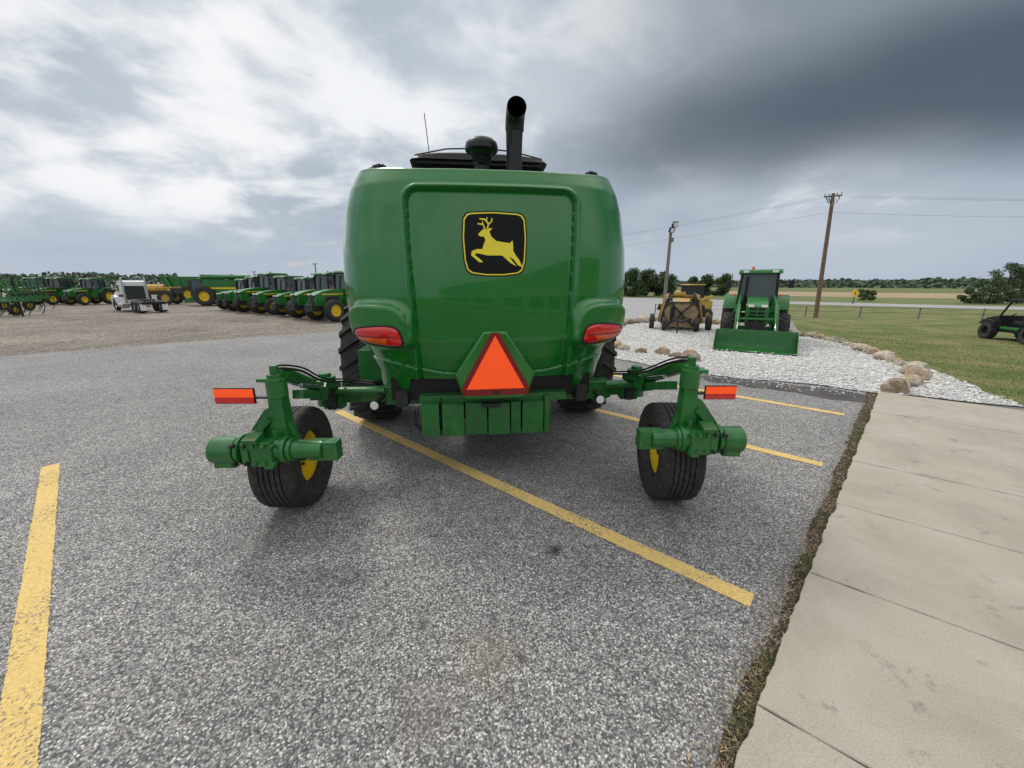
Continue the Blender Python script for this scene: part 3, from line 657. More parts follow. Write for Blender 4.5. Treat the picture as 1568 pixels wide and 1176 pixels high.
# ------------------------------------------------------------------ background vehicles
def place(x,y,dx,dy,s=1):
    return Matrix.Translation((x,y,0))@Matrix.Rotation(math.atan2(-dx,dy),4,'Z')@Matrix.Scale(s,4)
def tractor(x,y,dx,dy,s=1,loader=False,cab=True,name='farm_tractor'):
    e=empty(name,place(x,y,dx,dy,s))
    mb=MB()
    mb.prism([(.15,.72),(.15,1.46),(.8,1.44),(1.4,1.34),(1.68,1.22),(1.76,1.05),(1.74,.70)],-.27,.27,GREENFAR,'x')
    mb.box((0,1.755,.98),(.38,.03,.42),BLACK); mb.box((0,.55,.62),(.42,2.3,.3),DARK)
    for k in range(5): mb.box((0,1.775,.82+k*.07),(.36,.02,.012),GREENFAR)
    for sx in(-1,1):
        mb.box((sx*.273,.85,1.22),(.012,1.1,.05),YEL); mb.box((sx*.273,.9,1.0),(.01,.7,.22),BLACK)
        mb.box((sx*.17,1.74,1.22),(.15,.05,.08),LAMPW,(.2,0,0))
    mb.cyl((.33,.28,1.2),(.33,.28,2.1),.045,BLACK,seg=12)
    mb.box((0,1.15,.5),(1.2,.16,.16),GREENFAR); mb.box((0,-.85,.7),(1.2,.3,.35),GREENFAR); mb.box((0,1.85,.62),(.5,.2,.3),DARK)
    mb.build('body',e,bevel=.02)
    mb=MB()
    if cab:
        mb.box((0,-.42,1.66),(1.06,1.15,1.02),GLASS,taper=(.93,.86)); 
        mb.box((0,-.42,1.12),(1.1,1.2,.3),GREENFAR)
        for sx in(-1,1):
            for yy,y2 in((.17,.09),(-1.0,-.92),(-.5,-.5)): mb.bar((sx*.54,yy,1.2),(sx*.50,y2,2.18),.06,.06,BLACK)
            mb.bar((sx*.6,.2,1.9),(sx*.85,.25,1.95),.02,.02,BLACK); mb.box((sx*.86,.25,1.85),(.15,.04,.24),BLACK)
            mb.box((sx*.4,.22,2.24),(.16,.05,.07),LAMPW); mb.box((sx*.66,.1,1.5),(.08,.05,.06),AMBER)
        mb.prism([(-1.12,2.17),(-1.14,2.24),(-1.0,2.30),(.05,2.31),(.22,2.26),(.24,2.18)],-.6,.6,GREENFAR,'x')
        mb.box((0,.2,1.2),(1.0,.03,.1),BLACK); mb.cyl((.2,-.5,2.3),(.2,-.5,2.42),.04,AMBER,seg=12)
    for sx in(-1,1):
        arc=[(-.85+.8*math.cos(t),.70+.8*math.sin(t)) for t in np.linspace(R(25),R(150),9)]; arc2=[(-.85+.76*math.cos(t),.70+.76*math.sin(t)) for t in np.linspace(R(150),R(25),9)]
        mb.prism(arc+arc2,sx*.5,sx*.95,GREENFAR,'x')
        mb.box((sx*.62,.15,.55),(.2,.4,.05),DARK); mb.box((sx*.5,.1,.8),(.25,.5,.4),GREENFAR)
    mb.build('cab',e,bevel=.015)
    mb=MB()
    for sx in(-1,1):
        wheel(mb,(sx*.76,-.85,.70),0,.66,.40,.38,YEL,lugs=18,lugh=.04,seg=32,hub=False); wheel(mb,(sx*.72,1.15,.50),0,.47,.32,.27,YEL,lugs=16,lugh=.03,seg=28,hub=False)
    mb.build('wheels',e)
    if loader:
        mb=MB()
        for sx in(-1,1):
            mb.bar((sx*.46,.25,.75),(sx*.46,.25,1.5),.1,.14,GREENFAR); mb.bar((sx*.46,.25,1.45),(sx*.5,1.7,1.12),.07,.15,GREENFAR); mb.bar((sx*.5,1.65,1.15),(sx*.5,2.45,.38),.07,.14,GREENFAR)
            mb.cyl((sx*.42,.4,.9),(sx*.46,1.3,1.05),.035,GREENFAR,seg=10); mb.cyl((sx*.46,1.6,1.25),(sx*.46,2.2,.8),.028,GREENFAR,seg=10); mb.cyl((sx*.46,2.2,.8),(sx*.46,2.45,.6),.016,CHROME,seg=8)
        mb.cyl((-.5,1.95,.86),(.5,1.95,.86),.035,GREENFAR,seg=10); mb.cyl((-.5,2.4,.40),(.5,2.4,.40),.03,GREENFAR,seg=10)
        for k in range(5): mb.box((0,1.93,.75+k*.11),(.56,.03,.025),GREENFAR)
        for sx in(-1,0,1): mb.box((sx*.27,1.93,.95),(.03,.035,.55),GREENFAR)
        mb.build('loader_arms',e,bevel=.01)
        mb=MB(); w=.98
        prof=[(2.52,.56),(2.50,.30),(2.54,.08),(2.68,.02),(3.02,.02),(3.02,.035),(2.70,.05),(2.58,.12),(2.545,.30),(2.56,.56)]
        mb.prism(prof,-w,w,GREEN2,'x'); side=[(2.52,.56),(2.50,.30),(2.54,.08),(2.68,.02),(3.0,.02),(2.62,.56)]
        for sx in(-1,1): mb.prism(side,sx*w,sx*(w+.015),GREEN2,'x')
        mb.box((0,2.53,.57),(1.96,.05,.05),GREEN2); mb.box((0,3.0,.028),(1.96,.08,.03),DARK)
        mb.build('bucket',e,bevel=.006)
    return e
tractor(7.45,12.0,-.50,-.88,.92,loader=True,name='loader_tractor')
rowd=Vector((-10.6,8.1))
for i in range(7):
    p=Vector((-8.3,19.6))+rowd*((i+.12*math.sin(i*5.1))/6.0)
    tractor(p.x,p.y,-.50+.07*math.sin(i*2.1),-.86,.96+.07*math.sin(i*1.7+1),name='farm_tractor')
tractor(-36.3,34,-.1,-1,.95);tractor(-39.5,34.4,-.05,-1,.98);tractor(-44,36.5,0,-1,1.0)
def combine(x,y,dx,dy,s=1):
    e=empty('combine_harvester',place(x,y,dx,dy,s)); mb=MB()
    mb.prism([(-2.6,.9),(-2.7,1.5),(-2.3,1.95),(-.2,2.05),(.6,2.05),(.7,.9),(-.3,.7)],-.8,.8,GREENFAR,'x')
    mb.prism([(-1.4,2.05),(-1.7,2.4),(.7,2.4),(.5,2.05)],-.85,.85,GREENFAR,'x')
    mb.box((0,1.15,1.45),(1.3,.9,1.1),GLASS,taper=(.95,.9)); mb.box((0,1.15,2.06),(1.4,1.1,.12),GREENFAR); mb.box((0,1.2,.85),(1.1,.9,.25),GREENFAR)
    mb.prism([(1.2,.9),(2.2,.45),(2.2,.2),(1.2,.5)],-.5,.5,GREENFAR,'x'); mb.cyl((-.8,.6,2.2),(-.9,-2.9,2.25),.14,GREENFAR,seg=14)
    mb.box((-.81,-.9,1.35),(.02,2.6,.14),YEL); mb.box((.81,-.9,1.35),(.02,2.6,.14),YEL)
    for sx in(-1,1): mb.bar((sx*.75,1.5,1.0),(sx*.75,1.5,1.95),.05,.05,BLACK)
    mb.build('body',e,bevel=.03); mb=MB()
    for sx in(-1,1): wheel(mb,(sx*.95,.5,.75),0,.72,.5,.38,YEL,lugs=18,seg=32,hub=False); wheel(mb,(sx*.8,-1.9,.5),0,.47,.34,.25,YEL,lugs=14,seg=28,hub=False)
    mb.build('wheels',e)
combine(-24.6,33,-1,-.25,1.02)
def cart(x,y,dx,dy,s=1):
    e=empty('grain_cart',place(x,y,dx,dy,s)); mb=MB()
    mb.prism([(-1.6,1.1),(-2.3,2.3),(2.3,2.3),(1.6,1.1),(.4,.6),(-.4,.6)],-1.0,1.0,GREENFAR,'x')
    for yy in np.linspace(-1.8,1.8,7): mb.box((-1.02,yy,1.85),(.05,.06,.85),GREENFAR); mb.box((1.02,yy,1.85),(.05,.06,.85),GREENFAR)
    mb.bar((0,1.2,.7),(0,3.4,.5),.15,.15,GREENFAR); mb.cyl((-1.1,1.2,.8),(-1.2,1.9,2.5),.16,GREENFAR,seg=14); mb.box((0,0,.6),(1.4,.3,.3),DARK)
    mb.build('hopper',e,bevel=.02); mb=MB()
    for sx in(-1,1): wheel(mb,(sx*1.1,0,.72),0,.7,.5,.38,YEL,lugs=18,seg=32,hub=False)
    mb.build('wheels',e)
cart(-31.5,39.5,-1,-.1,1.05)
def sprayer(x,y,dx,dy,s=1):
    e=empty('crop_sprayer',place(x,y,dx,dy,s)); mb=MB()
    mb.box((0,0,.95),(.7,3.6,.18),DARK); mb.cyl((0,-.9,1.35),(0,.4,1.35),.42,MUST,seg=24); mb.box((0,1.2,1.5),(.95,.9,.9),GLASS,taper=(.92,.85)); mb.box((0,1.2,2.0),(1.05,1.0,.12),MUST)
    mb.prism([(1.6,1.0),(1.6,1.45),(2.3,1.35),(2.4,1.0)],-.4,.4,MUST,'x'); mb.box((0,-1.8,1.2),(1.8,.15,.5),DARK)
    for sx in(-1,1):
        mb.bar((sx*.9,-1.8,1.5),(sx*.9,1.9,1.25),.1,.12,MUST); mb.bar((sx*1.0,-1.8,1.2),(sx*1.0,1.5,1.1),.06,.10,DARK)
        for yy in(-1.2,1.3): mb.bar((sx*.8,yy,.6),(sx*.7,yy,1.2),.12,.12,DARK)
    mb.box((0,1.2,1.02),(1.0,1.0,.16),MUST)
    mb.build('body',e,bevel=.02); mb=MB()
    for sx in(-1,1):
        for yy in(-1.2,1.3): wheel(mb,(sx*.9,yy,.6),0,.58,.3,.33,MUST,lugs=18,seg=28,hub=False)
    mb.build('wheels',e)
sprayer(-31.0,34.2,-.95,-.3,.95)
def semi(x,y,dx,dy,s=1):
    e=empty('semi_truck',place(x,y,dx,dy,s)); mb=MB()
    mb.prism([(.9,.55),(.9,1.45),(1.7,1.32),(2.25,1.22),(2.32,1.05),(2.3,.5)],-.46,.46,WHITE,'x')
    mb.prism([(-.3,.5),(-.3,1.98),(-.1,2.05),(.55,1.98),(.95,1.5),(.98,.5)],-.62,.62,WHITE,'x')
    mb.add([(-.54,.60,1.955),(.54,.60,1.955),(.54,.985,1.49),(-.54,.985,1.49)],[(0,1,2,3)],GLASS)
    mb.box((0,2.335,.88),(.56,.04,.6),CHROME); mb.box((0,2.42,.40),(1.25,.12,.2),CHROME)
    mb.box((0,-.315,1.25),(1.0,.03,.9),DARK); mb.box((0,-.34,1.55),(.5,.02,.3),GLASS); 
    for k in range(7): mb.box((-.24+k*.08,2.36,.88),(.02,.02,.56),DARK)
    for sx in(-1,1):
        mb.box((sx*.63,.55,1.55),(.02,.45,.4),GLASS); mb.box((sx*.628,.2,1.05),(.012,.9,.16),DARK)
        mb.prism([(1.25,.55),(1.35,.95),(1.6,1.08),(2.1,1.05),(2.3,.85),(2.3,.5),(2.15,.5),(2.0,.85),(1.5,.85),(1.4,.5)],sx*.44,sx*.68,WHITE,'x')
        mb.box((sx*.53,2.3,.78),(.16,.06,.14),LAMPW); mb.cyl((sx*.60,-.38,.6),(sx*.60,-.38,2.25),.06,CHROME,seg=12)
        mb.cyl((sx*.55,-.1,.42),(sx*.55,.95,.42),.2,CHROME,seg=20); mb.box((sx*.8,.85,1.6),(.08,.05,.3),CHROME); mb.bar((sx*.6,.9,1.7),(sx*.8,.87,1.7),.02,.02,DARK)
        mb.box((sx*.22,-1.0,.62),(.08,4.6,.16),DARK); mb.box((sx*.55,-3.2,.35),(.32,.03,.4),WHITE)
    mb.box((0,-2.1,.80),(.7,.7,.1),DARK); mb.box((0,-.9,.78),(.9,.6,.08),CHROME); mb.box((0,-3.25,.62),(1.2,.05,.15),BLACK)
    for k in range(5): mb.box((-.4+.2*k,.5,2.05),(.05,.06,.03),AMBER)
    mb.build('cab',e,bevel=.02); mb=MB()
    wheel(mb,(.56,1.78,.38),0,.37,.22,.22,CHROME,seg=28); wheel(mb,(-.56,1.78,.38),0,.37,.22,.22,CHROME,seg=28)
    for sx in(-1,1):
        for yy in(-2.0,-2.75): wheel(mb,(sx*.54,yy,.38),0,.37,.4,.22,WHITE,seg=28)
    mb.build('wheels',e)
semi(-24.5,25.6,-.85,.52,.94)
def cultivator(x,y,dx,dy,s=1):
    e=empty('field_cultivator',place(x,y,dx,dy,s)); mb=MB()
    for yy in(-.9,-.3,.3,.9): mb.box((0,yy,.85),(3.2,.1,.1),GREENFAR)
    for xx in(-1.5,-.7,0,.7,1.5): mb.box((xx,0,.86),(.1,2.0,.1),GREENFAR)
    for i in range(14):
        xx=-1.5+i*.23; yy=(-.9,-.3,.3,.9)[i%4]; mb.tube([(xx,yy,.85),(xx,yy-.22,.75),(xx,yy-.28,.45),(xx,yy-.08,.15),(xx,yy+.05,.05)],.025,DARK,6)
    for sx in(-1,1):
        for k in range(5): mb.bar((sx*1.5,-.8+k*.4,.9),(sx*1.2,-.8+k*.4,2.0),.07,.07,GREENFAR)
        for zz in(1.3,1.95): mb.bar((sx*(1.5-(zz-.9)*.27),-.85,zz),(sx*(1.5-(zz-.9)*.27),.85,zz),.07,.07,GREENFAR)
        for k in range(6): mb.tube([(sx*1.5,-.8+k*.3,1.2),(sx*1.95,-.8+k*.3,1.3),(sx*1.9,-.8+k*.3,1.6)],.025,DARK,6)
    mb.bar((0,1,.8),(0,3,.5),.12,.12,GREENFAR); mb.cyl((0,-.5,.9),(0,.8,1.5),.06,BLACK,seg=10)
    for k in range(6): mb.lathe([(.001,-.4+.15*k),(.22,-.4+.15*k+.02),(.001,-.4+.15*k+.01)],DARK,Matrix.Translation((0,1.3,.3)),20)
    mb.build('frame',e,bevel=.005); mb=MB()
    for sx in(-1,1): wheel(mb,(sx*.8,-.1,.36),0,.35,.22,.18,YEL,seg=24,hub=False)
    mb.build('wheels',e)
cultivator(-28.2,21.3,.3,-1,.95); cultivator(-33.0,26,.1,-1,.95)
# folded rotary cutter: dished decks standing on edge, with gearboxes, ribs, skids, driveline, wheels
e_=empty('rotary_cutter',place(6.55,15.2,-.35,-.93,1.0)); mb=MB()
mb.box((0,0,.42),(1.0,1.2,.10),DARK)
for sx in(-1,1):
    M_=Matrix.Translation((sx*.62,0,.80))@Matrix.Rotation(sx*R(78),4,'Y')
    oct_=[(-.55,-.38),(-.38,-.62),(.38,-.62),(.55,-.38),(.55,.38),(.38,.62),(-.38,.62),(-.55,.38)]
    mb.prism(oct_,-.03,.03,TAN,'z',M_)
    for i_ in range(8):
        a_=oct_[i_];b_=oct_[(i_+1)%8]; p0=M_@Vector((a_[0],a_[1],-.07)); p1=M_@Vector((b_[0],b_[1],-.07)); mb.bar(p0,p1,.03,.16,DARK)
    for q_ in(-.35,0,.35): mb.bar(M_@Vector((-.5,q_,.06)),M_@Vector((.5,q_,.06)),.06,.07,MUST)
    mb.cyl(M_@Vector((0,0,.0)),M_@Vector((0,0,.22)),.12,DARK,seg=14); mb.cyl(M_@Vector((0,0,.0)),M_@Vector((0,0,-.16)),.16,DARK,seg=14)
    mb.bar(M_@Vector((-.4,.1,-.14)),M_@Vector((.4,-.1,-.14)),.08,.02,DARK)
    mb.cyl((sx*.25,.2,.55),(sx*.55,.2,1.15),.04,BLACK,seg=10)
mb.prism([(-.5,.15),(.5,.15),(.62,.75),(.4,1.05),(-.4,1.05),(-.62,.75)],.70,.76,TAN,'y')
for a_,b_ in(((-.5,.15),(-.62,.75)),((.5,.15),(.62,.75)),((-.62,.75),(-.4,1.05)),((.62,.75),(.4,1.05)),((-.4,1.05),(.4,1.05)),((-.5,.15),(.4,1.05)),((.5,.15),(-.4,1.05))): mb.bar((a_[0],.80,a_[1]),(b_[0],.80,b_[1]),.05,.05,DARK)
mb.box((0,-.1,.62),(.35,.4,.32),MUST); mb.box((0,-.1,1.25),(.9,.12,.10),MUST); mb.box((.1,.3,1.35),(.4,.5,.12),MUST)
for sx in(-1,1): mb.bar((sx*.4,.5,.45),(0,2.0,.42),.07,.09,DARK); mb.bar((sx*.3,-.1,.5),(sx*.35,-.1,1.25),.06,.06,MUST)
mb.cyl((0,.7,.5),(0,1.9,.55),.05,BLACK,seg=10); mb.bar((.12,1.7,0),(.12,1.7,.6),.05,.05,DARK); mb.box((.3,.83,.7),(.15,.04,.4),BLACK)
mb.build('decks_and_frame',e_,bevel=.008); mb=MB()
for sx in(-1,1): wheel(mb,(sx*.38,-.75,.28),0,.27,.18,.14,MUST,seg=24,hub=False); wheel(mb,(sx*1.0,.35,.30),0,.29,.18,.14,WHITE,seg=24,hub=False); wheel(mb,(sx*.55,.95,.26),0,.25,.16,.12,WHITE,seg=24,hub=False)
mb.build('wheels',e_)
e_=empty('skid_loader',place(8.3,18.2,-.9,-.4,.92)); mb=MB()
mb.prism([(-1,.5),(-1,1.0),(-.6,1.15),(.4,1.2),(.7,1.0),(.8,.4)],-.45,.45,MUST,'x'); mb.box((0,1.0,.5),(1.4,.3,.5),DARK)
mb.box((0,.0,1.45),(.75,.9,.7),BLACK,taper=(.95,.85)); mb.box((0,0,1.82),(.8,.9,.06),MUST)
for sx in(-1,1): mb.bar((sx*.5,-.9,1.25),(sx*.5,.8,.9),.08,.14,MUST); mb.bar((sx*.5,.75,.95),(sx*.5,1.0,.4),.08,.1,MUST)
mb.build('body',e_,bevel=.03); mb=MB()
for sx in(-1,1):
    for yy in(-.5,.4): wheel(mb,(sx*.58,yy,.33),0,.32,.25,.18,MUST,lugs=14,lugh=.02,seg=24,hub=False)
mb.build('wheels',e_)
# utility vehicle
e_=empty('utility_vehicle',place(15.45,11.5,.30,.95,.80)); mb=MB()
mb.box((0,0,.42),(.95,2.3,.18),BLACK); mb.prism([(.7,.4),(.7,.95),(1.3,.82),(1.42,.6),(1.4,.4)],-.5,.5,BLACK,'x')
mb.box((0,-.95,.78),(1.1,.95,.06),BLACK)
for sx in(-1,1):
    mb.box((sx*.55,-.95,.92),(.04,.95,.28),BLACK); mb.box((sx*.52,.1,.5),(.05,.8,.1),GREENFAR)
    mb.bar((sx*.5,-.42,.6),(sx*.48,-.38,1.52),.05,.05,BLACK); mb.bar((sx*.5,.68,.95),(sx*.48,.38,1.52),.05,.05,BLACK); mb.bar((sx*.48,-.38,1.52),(sx*.48,.38,1.52),.05,.05,BLACK)
    mb.box((sx*.25,-.1,.72),(.42,.42,.12),BLACK); mb.box((sx*.25,-.3,.95),(.42,.1,.4),BLACK); mb.box((sx*.45,-1.44,.8),(.1,.03,.1),REDL)
    mb.prism([(.65,.5),(.7,.75),(1.2,.78),(1.4,.6)],sx*.42,sx*.64,BLACK,'x')
mb.box((0,-1.42,.92),(1.1,.04,.28),BLACK); mb.box((0,-.47,.92),(1.1,.04,.28),BLACK); mb.box((0,0,1.545),(1.1,.95,.05),BLACK); mb.tube([(-.25,.55,.95),(-.25,.4,1.05)],.02,BLACK,8)
mb.build('body',e_,bevel=.02); mb=MB()
for sx in(-1,1):
    for yy in(-.85,.95): wheel(mb,(sx*.56,yy,.33),0,.31,.26,.16,BLACK,lugs=16,lugh=.02,seg=28,hub=False)
mb.build('wheels',e_)
# ------------------------------------------------------------------ unseen dealership building behind the viewpoint, added for the paint to reflect
e_=empty('unseen_dealership',Matrix.Translation((5.5,-9,0))@Matrix.Rotation(R(44),4,'Z')); mb=MB()
WALLM=simple('beige_metal_wall',(.42,.40,.35),.6,0,.06,1); ROOFM=simple('green_roof_trim',(.02,.09,.04),.5,0,.1,2)
mb.box((0,-4,1.9),(22,8,3.8),WALLM); mb.box((0,-4,3.95),(22.6,8.6,.3),ROOFM)
for i in range(-4,5):
    mb.box((i*2.3,.02,1.5),(1.5,.1,1.7),GLASS); mb.box((i*2.3,.04,2.4),(1.7,.16,.1),WHITE); mb.box((i*2.3,.04,.6),(1.7,.16,.1),WHITE)
for i in range(-22,23): mb.box((i*.49,.012,3.1),(.05,.05,1.2),WALLM)
mb.build('walls_windows_roof',e_)
# ------------------------------------------------------------------ poles, fence, sign
def pole(name,x,y,h,r0,r1,lean=(0,0),arm=True,mat=WOOD,adir=(1,0)):
    e=empty(name,Matrix.Translation((x,y,0))); mb=MB()
    top=(lean[0],lean[1],h)
    mb.tube([(0,0,-.2),(lean[0]*.5,lean[1]*.5,h/2),top],[r0,(r0+r1)/2,r1],mat,14)
    mb.build('shaft',e); mb=MB()
    if arm:
        a=Vector((adir[0],adir[1],0)).normalized()
        c=Vector(top)+Vector((0,0,-.12*h/6)); mb.bar(c-a*.35,c+a*.35,.06,.05,mat)
        for t in(-.9,-.45,.45,.9): mb.cyl(c+a*.35*t+Vector((0,0,.03)),c+a*.35*t+Vector((0,0,.13)),.02,GREYW,seg=8)
        if h>5:
            for t in(-.8,-.5,.6): mb.tube([c+a*.35*t+Vector((0,-.05,0)),c+a*.35*t+Vector((0,-.10,-.14)),c+a*.2*t+Vector((0,-.08,-.34))],.018,DARK,6)
            mb.cyl(Vector(top)+Vector((-.02,-.12,-.62)),Vector(top)+Vector((-.02,-.12,-.36)),.05,GREYW,seg=12)
            mb.bar(c-a*.3+Vector((0,0,0)),Vector(top)+Vector((0,0,-.42)),.025,.02,mat); mb.bar(c+a*.3,Vector(top)+Vector((0,0,-.42)),.025,.02,mat)
        mb.build('crossarm',e)
    return e
pole('utility_pole',15.85,20.3,5.95,.11,.075,(-.32,0),adir=(.85,-.5))
pole('utility_pole',-24.5,50,4.2,.08,.06,adir=(1,-.3)); pole('utility_pole',-40,62,3.6,.08,.06); pole('utility_pole',-27,21.5,2.05,.05,.05,arm=False,mat=DARK)
e_=empty('flood_light_pole',Matrix.Translation((8.35,21.5,0))); mb=MB()
mb.tube([(0,0,-.2),(-.03,0,4.35)],[.10,.075],GREYW,14); mb.bar((-.03,-.1,4.35),(.12,-.1,4.70),.03,.03,DARK); mb.bar((0,0,4.3),(0,0,4.75),.04,.04,DARK)
for dx,dz,a in((-.04,4.42,.5),(.12,4.70,-.4)): mb.box((dx,-.15,dz),(.28,.16,.26),DARK,(.35,0,a)); mb.box((dx,-.24,dz-.03),(.24,.02,.20),LAMPW,(.35,0,a))
mb.box((.06,-.08,3.95),(.12,.1,.22),GREYW); mb.build('pole_and_lamps',e_,bevel=.01)
mb=MB()
T0=Vector((15.55,20.3,5.85))
for dz,a in((0,.30),(0,-.30),(-.75,0)):
    for tgt in (Vector((-14,66,6.0)),Vector((58,18,7.0))):
        s0=T0+Vector((.85*a,-.5*a,dz)); t0=tgt+Vector((.76*a*2,0,dz)); pts=[]
        for t in np.linspace(0,1,22): p=s0.lerp(t0,t); p.z-=1.6*4*t*(1-t)*.5; pts.append(p)
        mb.tube(pts,.0042,WIRE,5,False)
mb.build('power_lines')
mb=MB()
fp=[Vector((8.5,23.2)),Vector((15.8,21.0)),Vector((22.5,18.6)),Vector((34,14.4))]; posts=[]
for i in range(3):
    k=max(1,int((fp[i+1]-fp[i]).length/1.9))
    for t in range(k): posts.append(fp[i].lerp(fp[i+1],t/k))
for p in posts: mb.bar((p.x,p.y,-.1),(p.x,p.y,.58),.05,.05,GREYW)
for z in(.3,.54): mb.tube([(p.x,p.y-.035,z) for p in posts],.007,DARK,5,False)
mb.build('wire_fence')
e_=empty('warning_sign',Matrix.Translation((29.8,34.3,0))); mb=MB(); mb.box((0,.02,.4),(.06,.04,1.0),DARK); mb.prism([(0,1.32),(.37,.95),(0,.58),(-.37,.95)],-.02,0,YEL,'y'); mb.prism([(0,1.12),(.05,.95),(0,.78),(-.05,.95)],-.026,-.021,BLACK,'y'); mb.build('panel',e_)
# ------------------------------------------------------------------ vegetation
def folmat(name,a,b,c,sc_=1.2):
    m,nt,bb=newmat(name); co=N(nt,'ShaderNodeTexCoord').outputs['Object']
    col=ramp(nt,[(.3,a),(.5,b),(.72,c)],noise(nt,co,sc_,3,.7)).outputs[0]; nt.links.new(col,bb.inputs['Base Color']); bb.inputs['Roughness'].default_value=.75; return m
FOL=folmat('foliage',(.022,.045,.014),(.055,.095,.028),(.11,.15,.045)); FOL2=folmat('foliage_hazed',(.06,.09,.06),(.085,.12,.08),(.11,.145,.095),.05)  # far foliage colour is lightened to paint in distance haze
def leaves(cs,rs,n_,s0,s1,flatz=.8):
    cs=np.array(cs);rs=np.array(rs); w=rs**2/np.sum(rs**2); idx=rng.choice(len(cs),n_,p=w)
    d=rng.normal(size=(n_,3)); d/=np.linalg.norm(d,axis=1)[:,None]; rad=rs[idx]*rng.uniform(.3,1.1,n_)
    c=cs[idx]+d*rad[:,None]*np.array([1,1,flatz]); s=rng.uniform(s0,s1,n_)
    a=rng.normal(size=(n_,3));a/=np.linalg.norm(a,axis=1)[:,None]; b=np.cross(a,rng.normal(size=(n_,3)));b/=np.linalg.norm(b,axis=1)[:,None]
    v=np.stack([c-a*s[:,None],c+b*s[:,None]*.6,c+a*s[:,None],c-b*s[:,None]*.6],1).reshape(-1,3); v[:,2]=np.maximum(v[:,2],0.02)
    return v,np.arange(4*n_).reshape(-1,4)
def tree(x,y,h,w,n_=5000,s=.09,name='tree',low=.25,cr=(.12,.22),m=None):
    e=empty(name,Matrix.Translation((x,y,0))); mb=MB(); mb.tube([(0,0,-.1),(.03*h*random.uniform(-1,1),0,h*.4),(0,0,h*.85)],[h*.025,h*.017,h*.005],TREEBARK,8)
    cs=[];rs=[]
    for i in range(20):
        a=random.uniform(0,6.28); zz=h*random.uniform(low+.08,.93); rr=w*.5*(1-.65*abs((zz/h-.45)/.55)**1.5)*random.uniform(.2,.95)
        c=(rr*math.cos(a),rr*math.sin(a),zz); cs.append(c); rs.append(w*random.uniform(*cr)); mb.tube([(0,0,zz*.6),(c[0]*.6,c[1]*.6,zz*.85),c],[h*.010,h*.006,h*.003],TREEBARK,5)
    mb.build('trunk',e); v,f=leaves(cs,rs,n_,s*.6,s*1.3); mesh('foliage',v,f,m or FOL,e)
for x,y,h,w in((17.6,57,3.7,3.4),(20.0,59,3.9,3.6),(22.2,58,3.6,3.0),(16.0,60,3.6,3.2)): tree(x,y,h,w,6000,.13,low=-.02,cr=(.15,.25))
for x,y,h,w in((27.5,60,2.7,2.6),(29.6,61,2.9,2.6),(31.8,60,3.2,2.8)): tree(x,y,h,w,4500,.12,low=-.02,cr=(.15,.25))
FOL3=folmat('foliage_light',(.05,.08,.03),(.09,.13,.05),(.14,.18,.07))
for x,y,h,w in((43.6,36,2.7,2.6),(45.6,36.5,3.7,2.9),(47.6,37,3.3,2.6),(42.0,36,1.6,2.0),(49.3,37,3.5,2.6)): tree(x,y,h,w,3000,.085,low=-.08,cr=(.09,.18),m=FOL3)
tree(37.4,42,1.15,1.3,1800,.07,low=-.05,name='bush',m=FOL3); tree(38.6,42.3,1.05,1.2,1800,.07,low=-.05,name='bush',m=FOL3)
tree(-53,76,3.6,3.4,4000,.16,low=.05); tree(-46,60,2.7,3.0,3500,.14,low=.0)
n_=26000; az=rng.uniform(R(-78),R(78),n_); rad=rng.uniform(240,300,n_)
prof=np.array([3.3+.9*mnoise.noise(Vector((a*14,0,0)))+.8*mnoise.noise(Vector((a*45,2,0)))+.6*mnoise.noise(Vector((a*160,5,0)))+(2.8 if a<R(-40) else 0)+(.4 if a>R(30) else 0) for a in az])
zz=rng.uniform(0,1,n_)**.8*np.maximum(prof,1.5)
c=np.stack([np.sin(az)*rad,np.cos(az)*rad,zz],1); s=rng.uniform(.4,1.0,n_)
a=rng.normal(size=(n_,3));a/=np.linalg.norm(a,axis=1)[:,None]; b=np.cross(a,rng.normal(size=(n_,3)));b/=np.linalg.norm(b,axis=1)[:,None]
v=np.stack([c-a*s[:,None],c+b*s[:,None],c+a*s[:,None],c-b*s[:,None]],1).reshape(-1,3)
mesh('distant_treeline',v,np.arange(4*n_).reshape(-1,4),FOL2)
# ------------------------------------------------------------------ world
w=bpy.data.worlds.new('World'); sc.world=w; w.use_nodes=True; nt=w.node_tree; nt.nodes.clear()
out=N(nt,'ShaderNodeOutputWorld'); sky=N(nt,'ShaderNodeTexSky',sky_type='NISHITA'); sky.sun_disc=False
SUN_EL,SUN_AZ=R(52),R(-38)
sky.sun_elevation=SUN_EL; sky.sun_rotation=SUN_AZ; sky.air_density=1.2; sky.dust_density=2
b1=N(nt,'ShaderNodeBackground'); b1.inputs[1].default_value=.11; nt.links.new(sky.outputs[0],b1.inputs[0])
co=N(nt,'ShaderNodeTexCoord').outputs['Generated']; sp=N(nt,'ShaderNodeSeparateXYZ'); nt.links.new(co,sp.inputs[0])
def mth(op,a,b=None,c=None,clamp=False):
    m=N(nt,'ShaderNodeMath',operation=op); m.use_clamp=clamp
    for i,v in enumerate((a,b,c)):
        if v is None: continue
        if isinstance(v,(int,float)): m.inputs[i].default_value=v
        else: nt.links.new(v,m.inputs[i])
    return m.outputs[0]
zc=mth('ADD',mth('MAXIMUM',sp.outputs[2],0),.28)
cb=N(nt,'ShaderNodeCombineXYZ'); nt.links.new(mth('DIVIDE',sp.outputs[0],zc),cb.inputs[0]); nt.links.new(mth('DIVIDE',sp.outputs[1],zc),cb.inputs[1]); cb.inputs[2].default_value=4.3
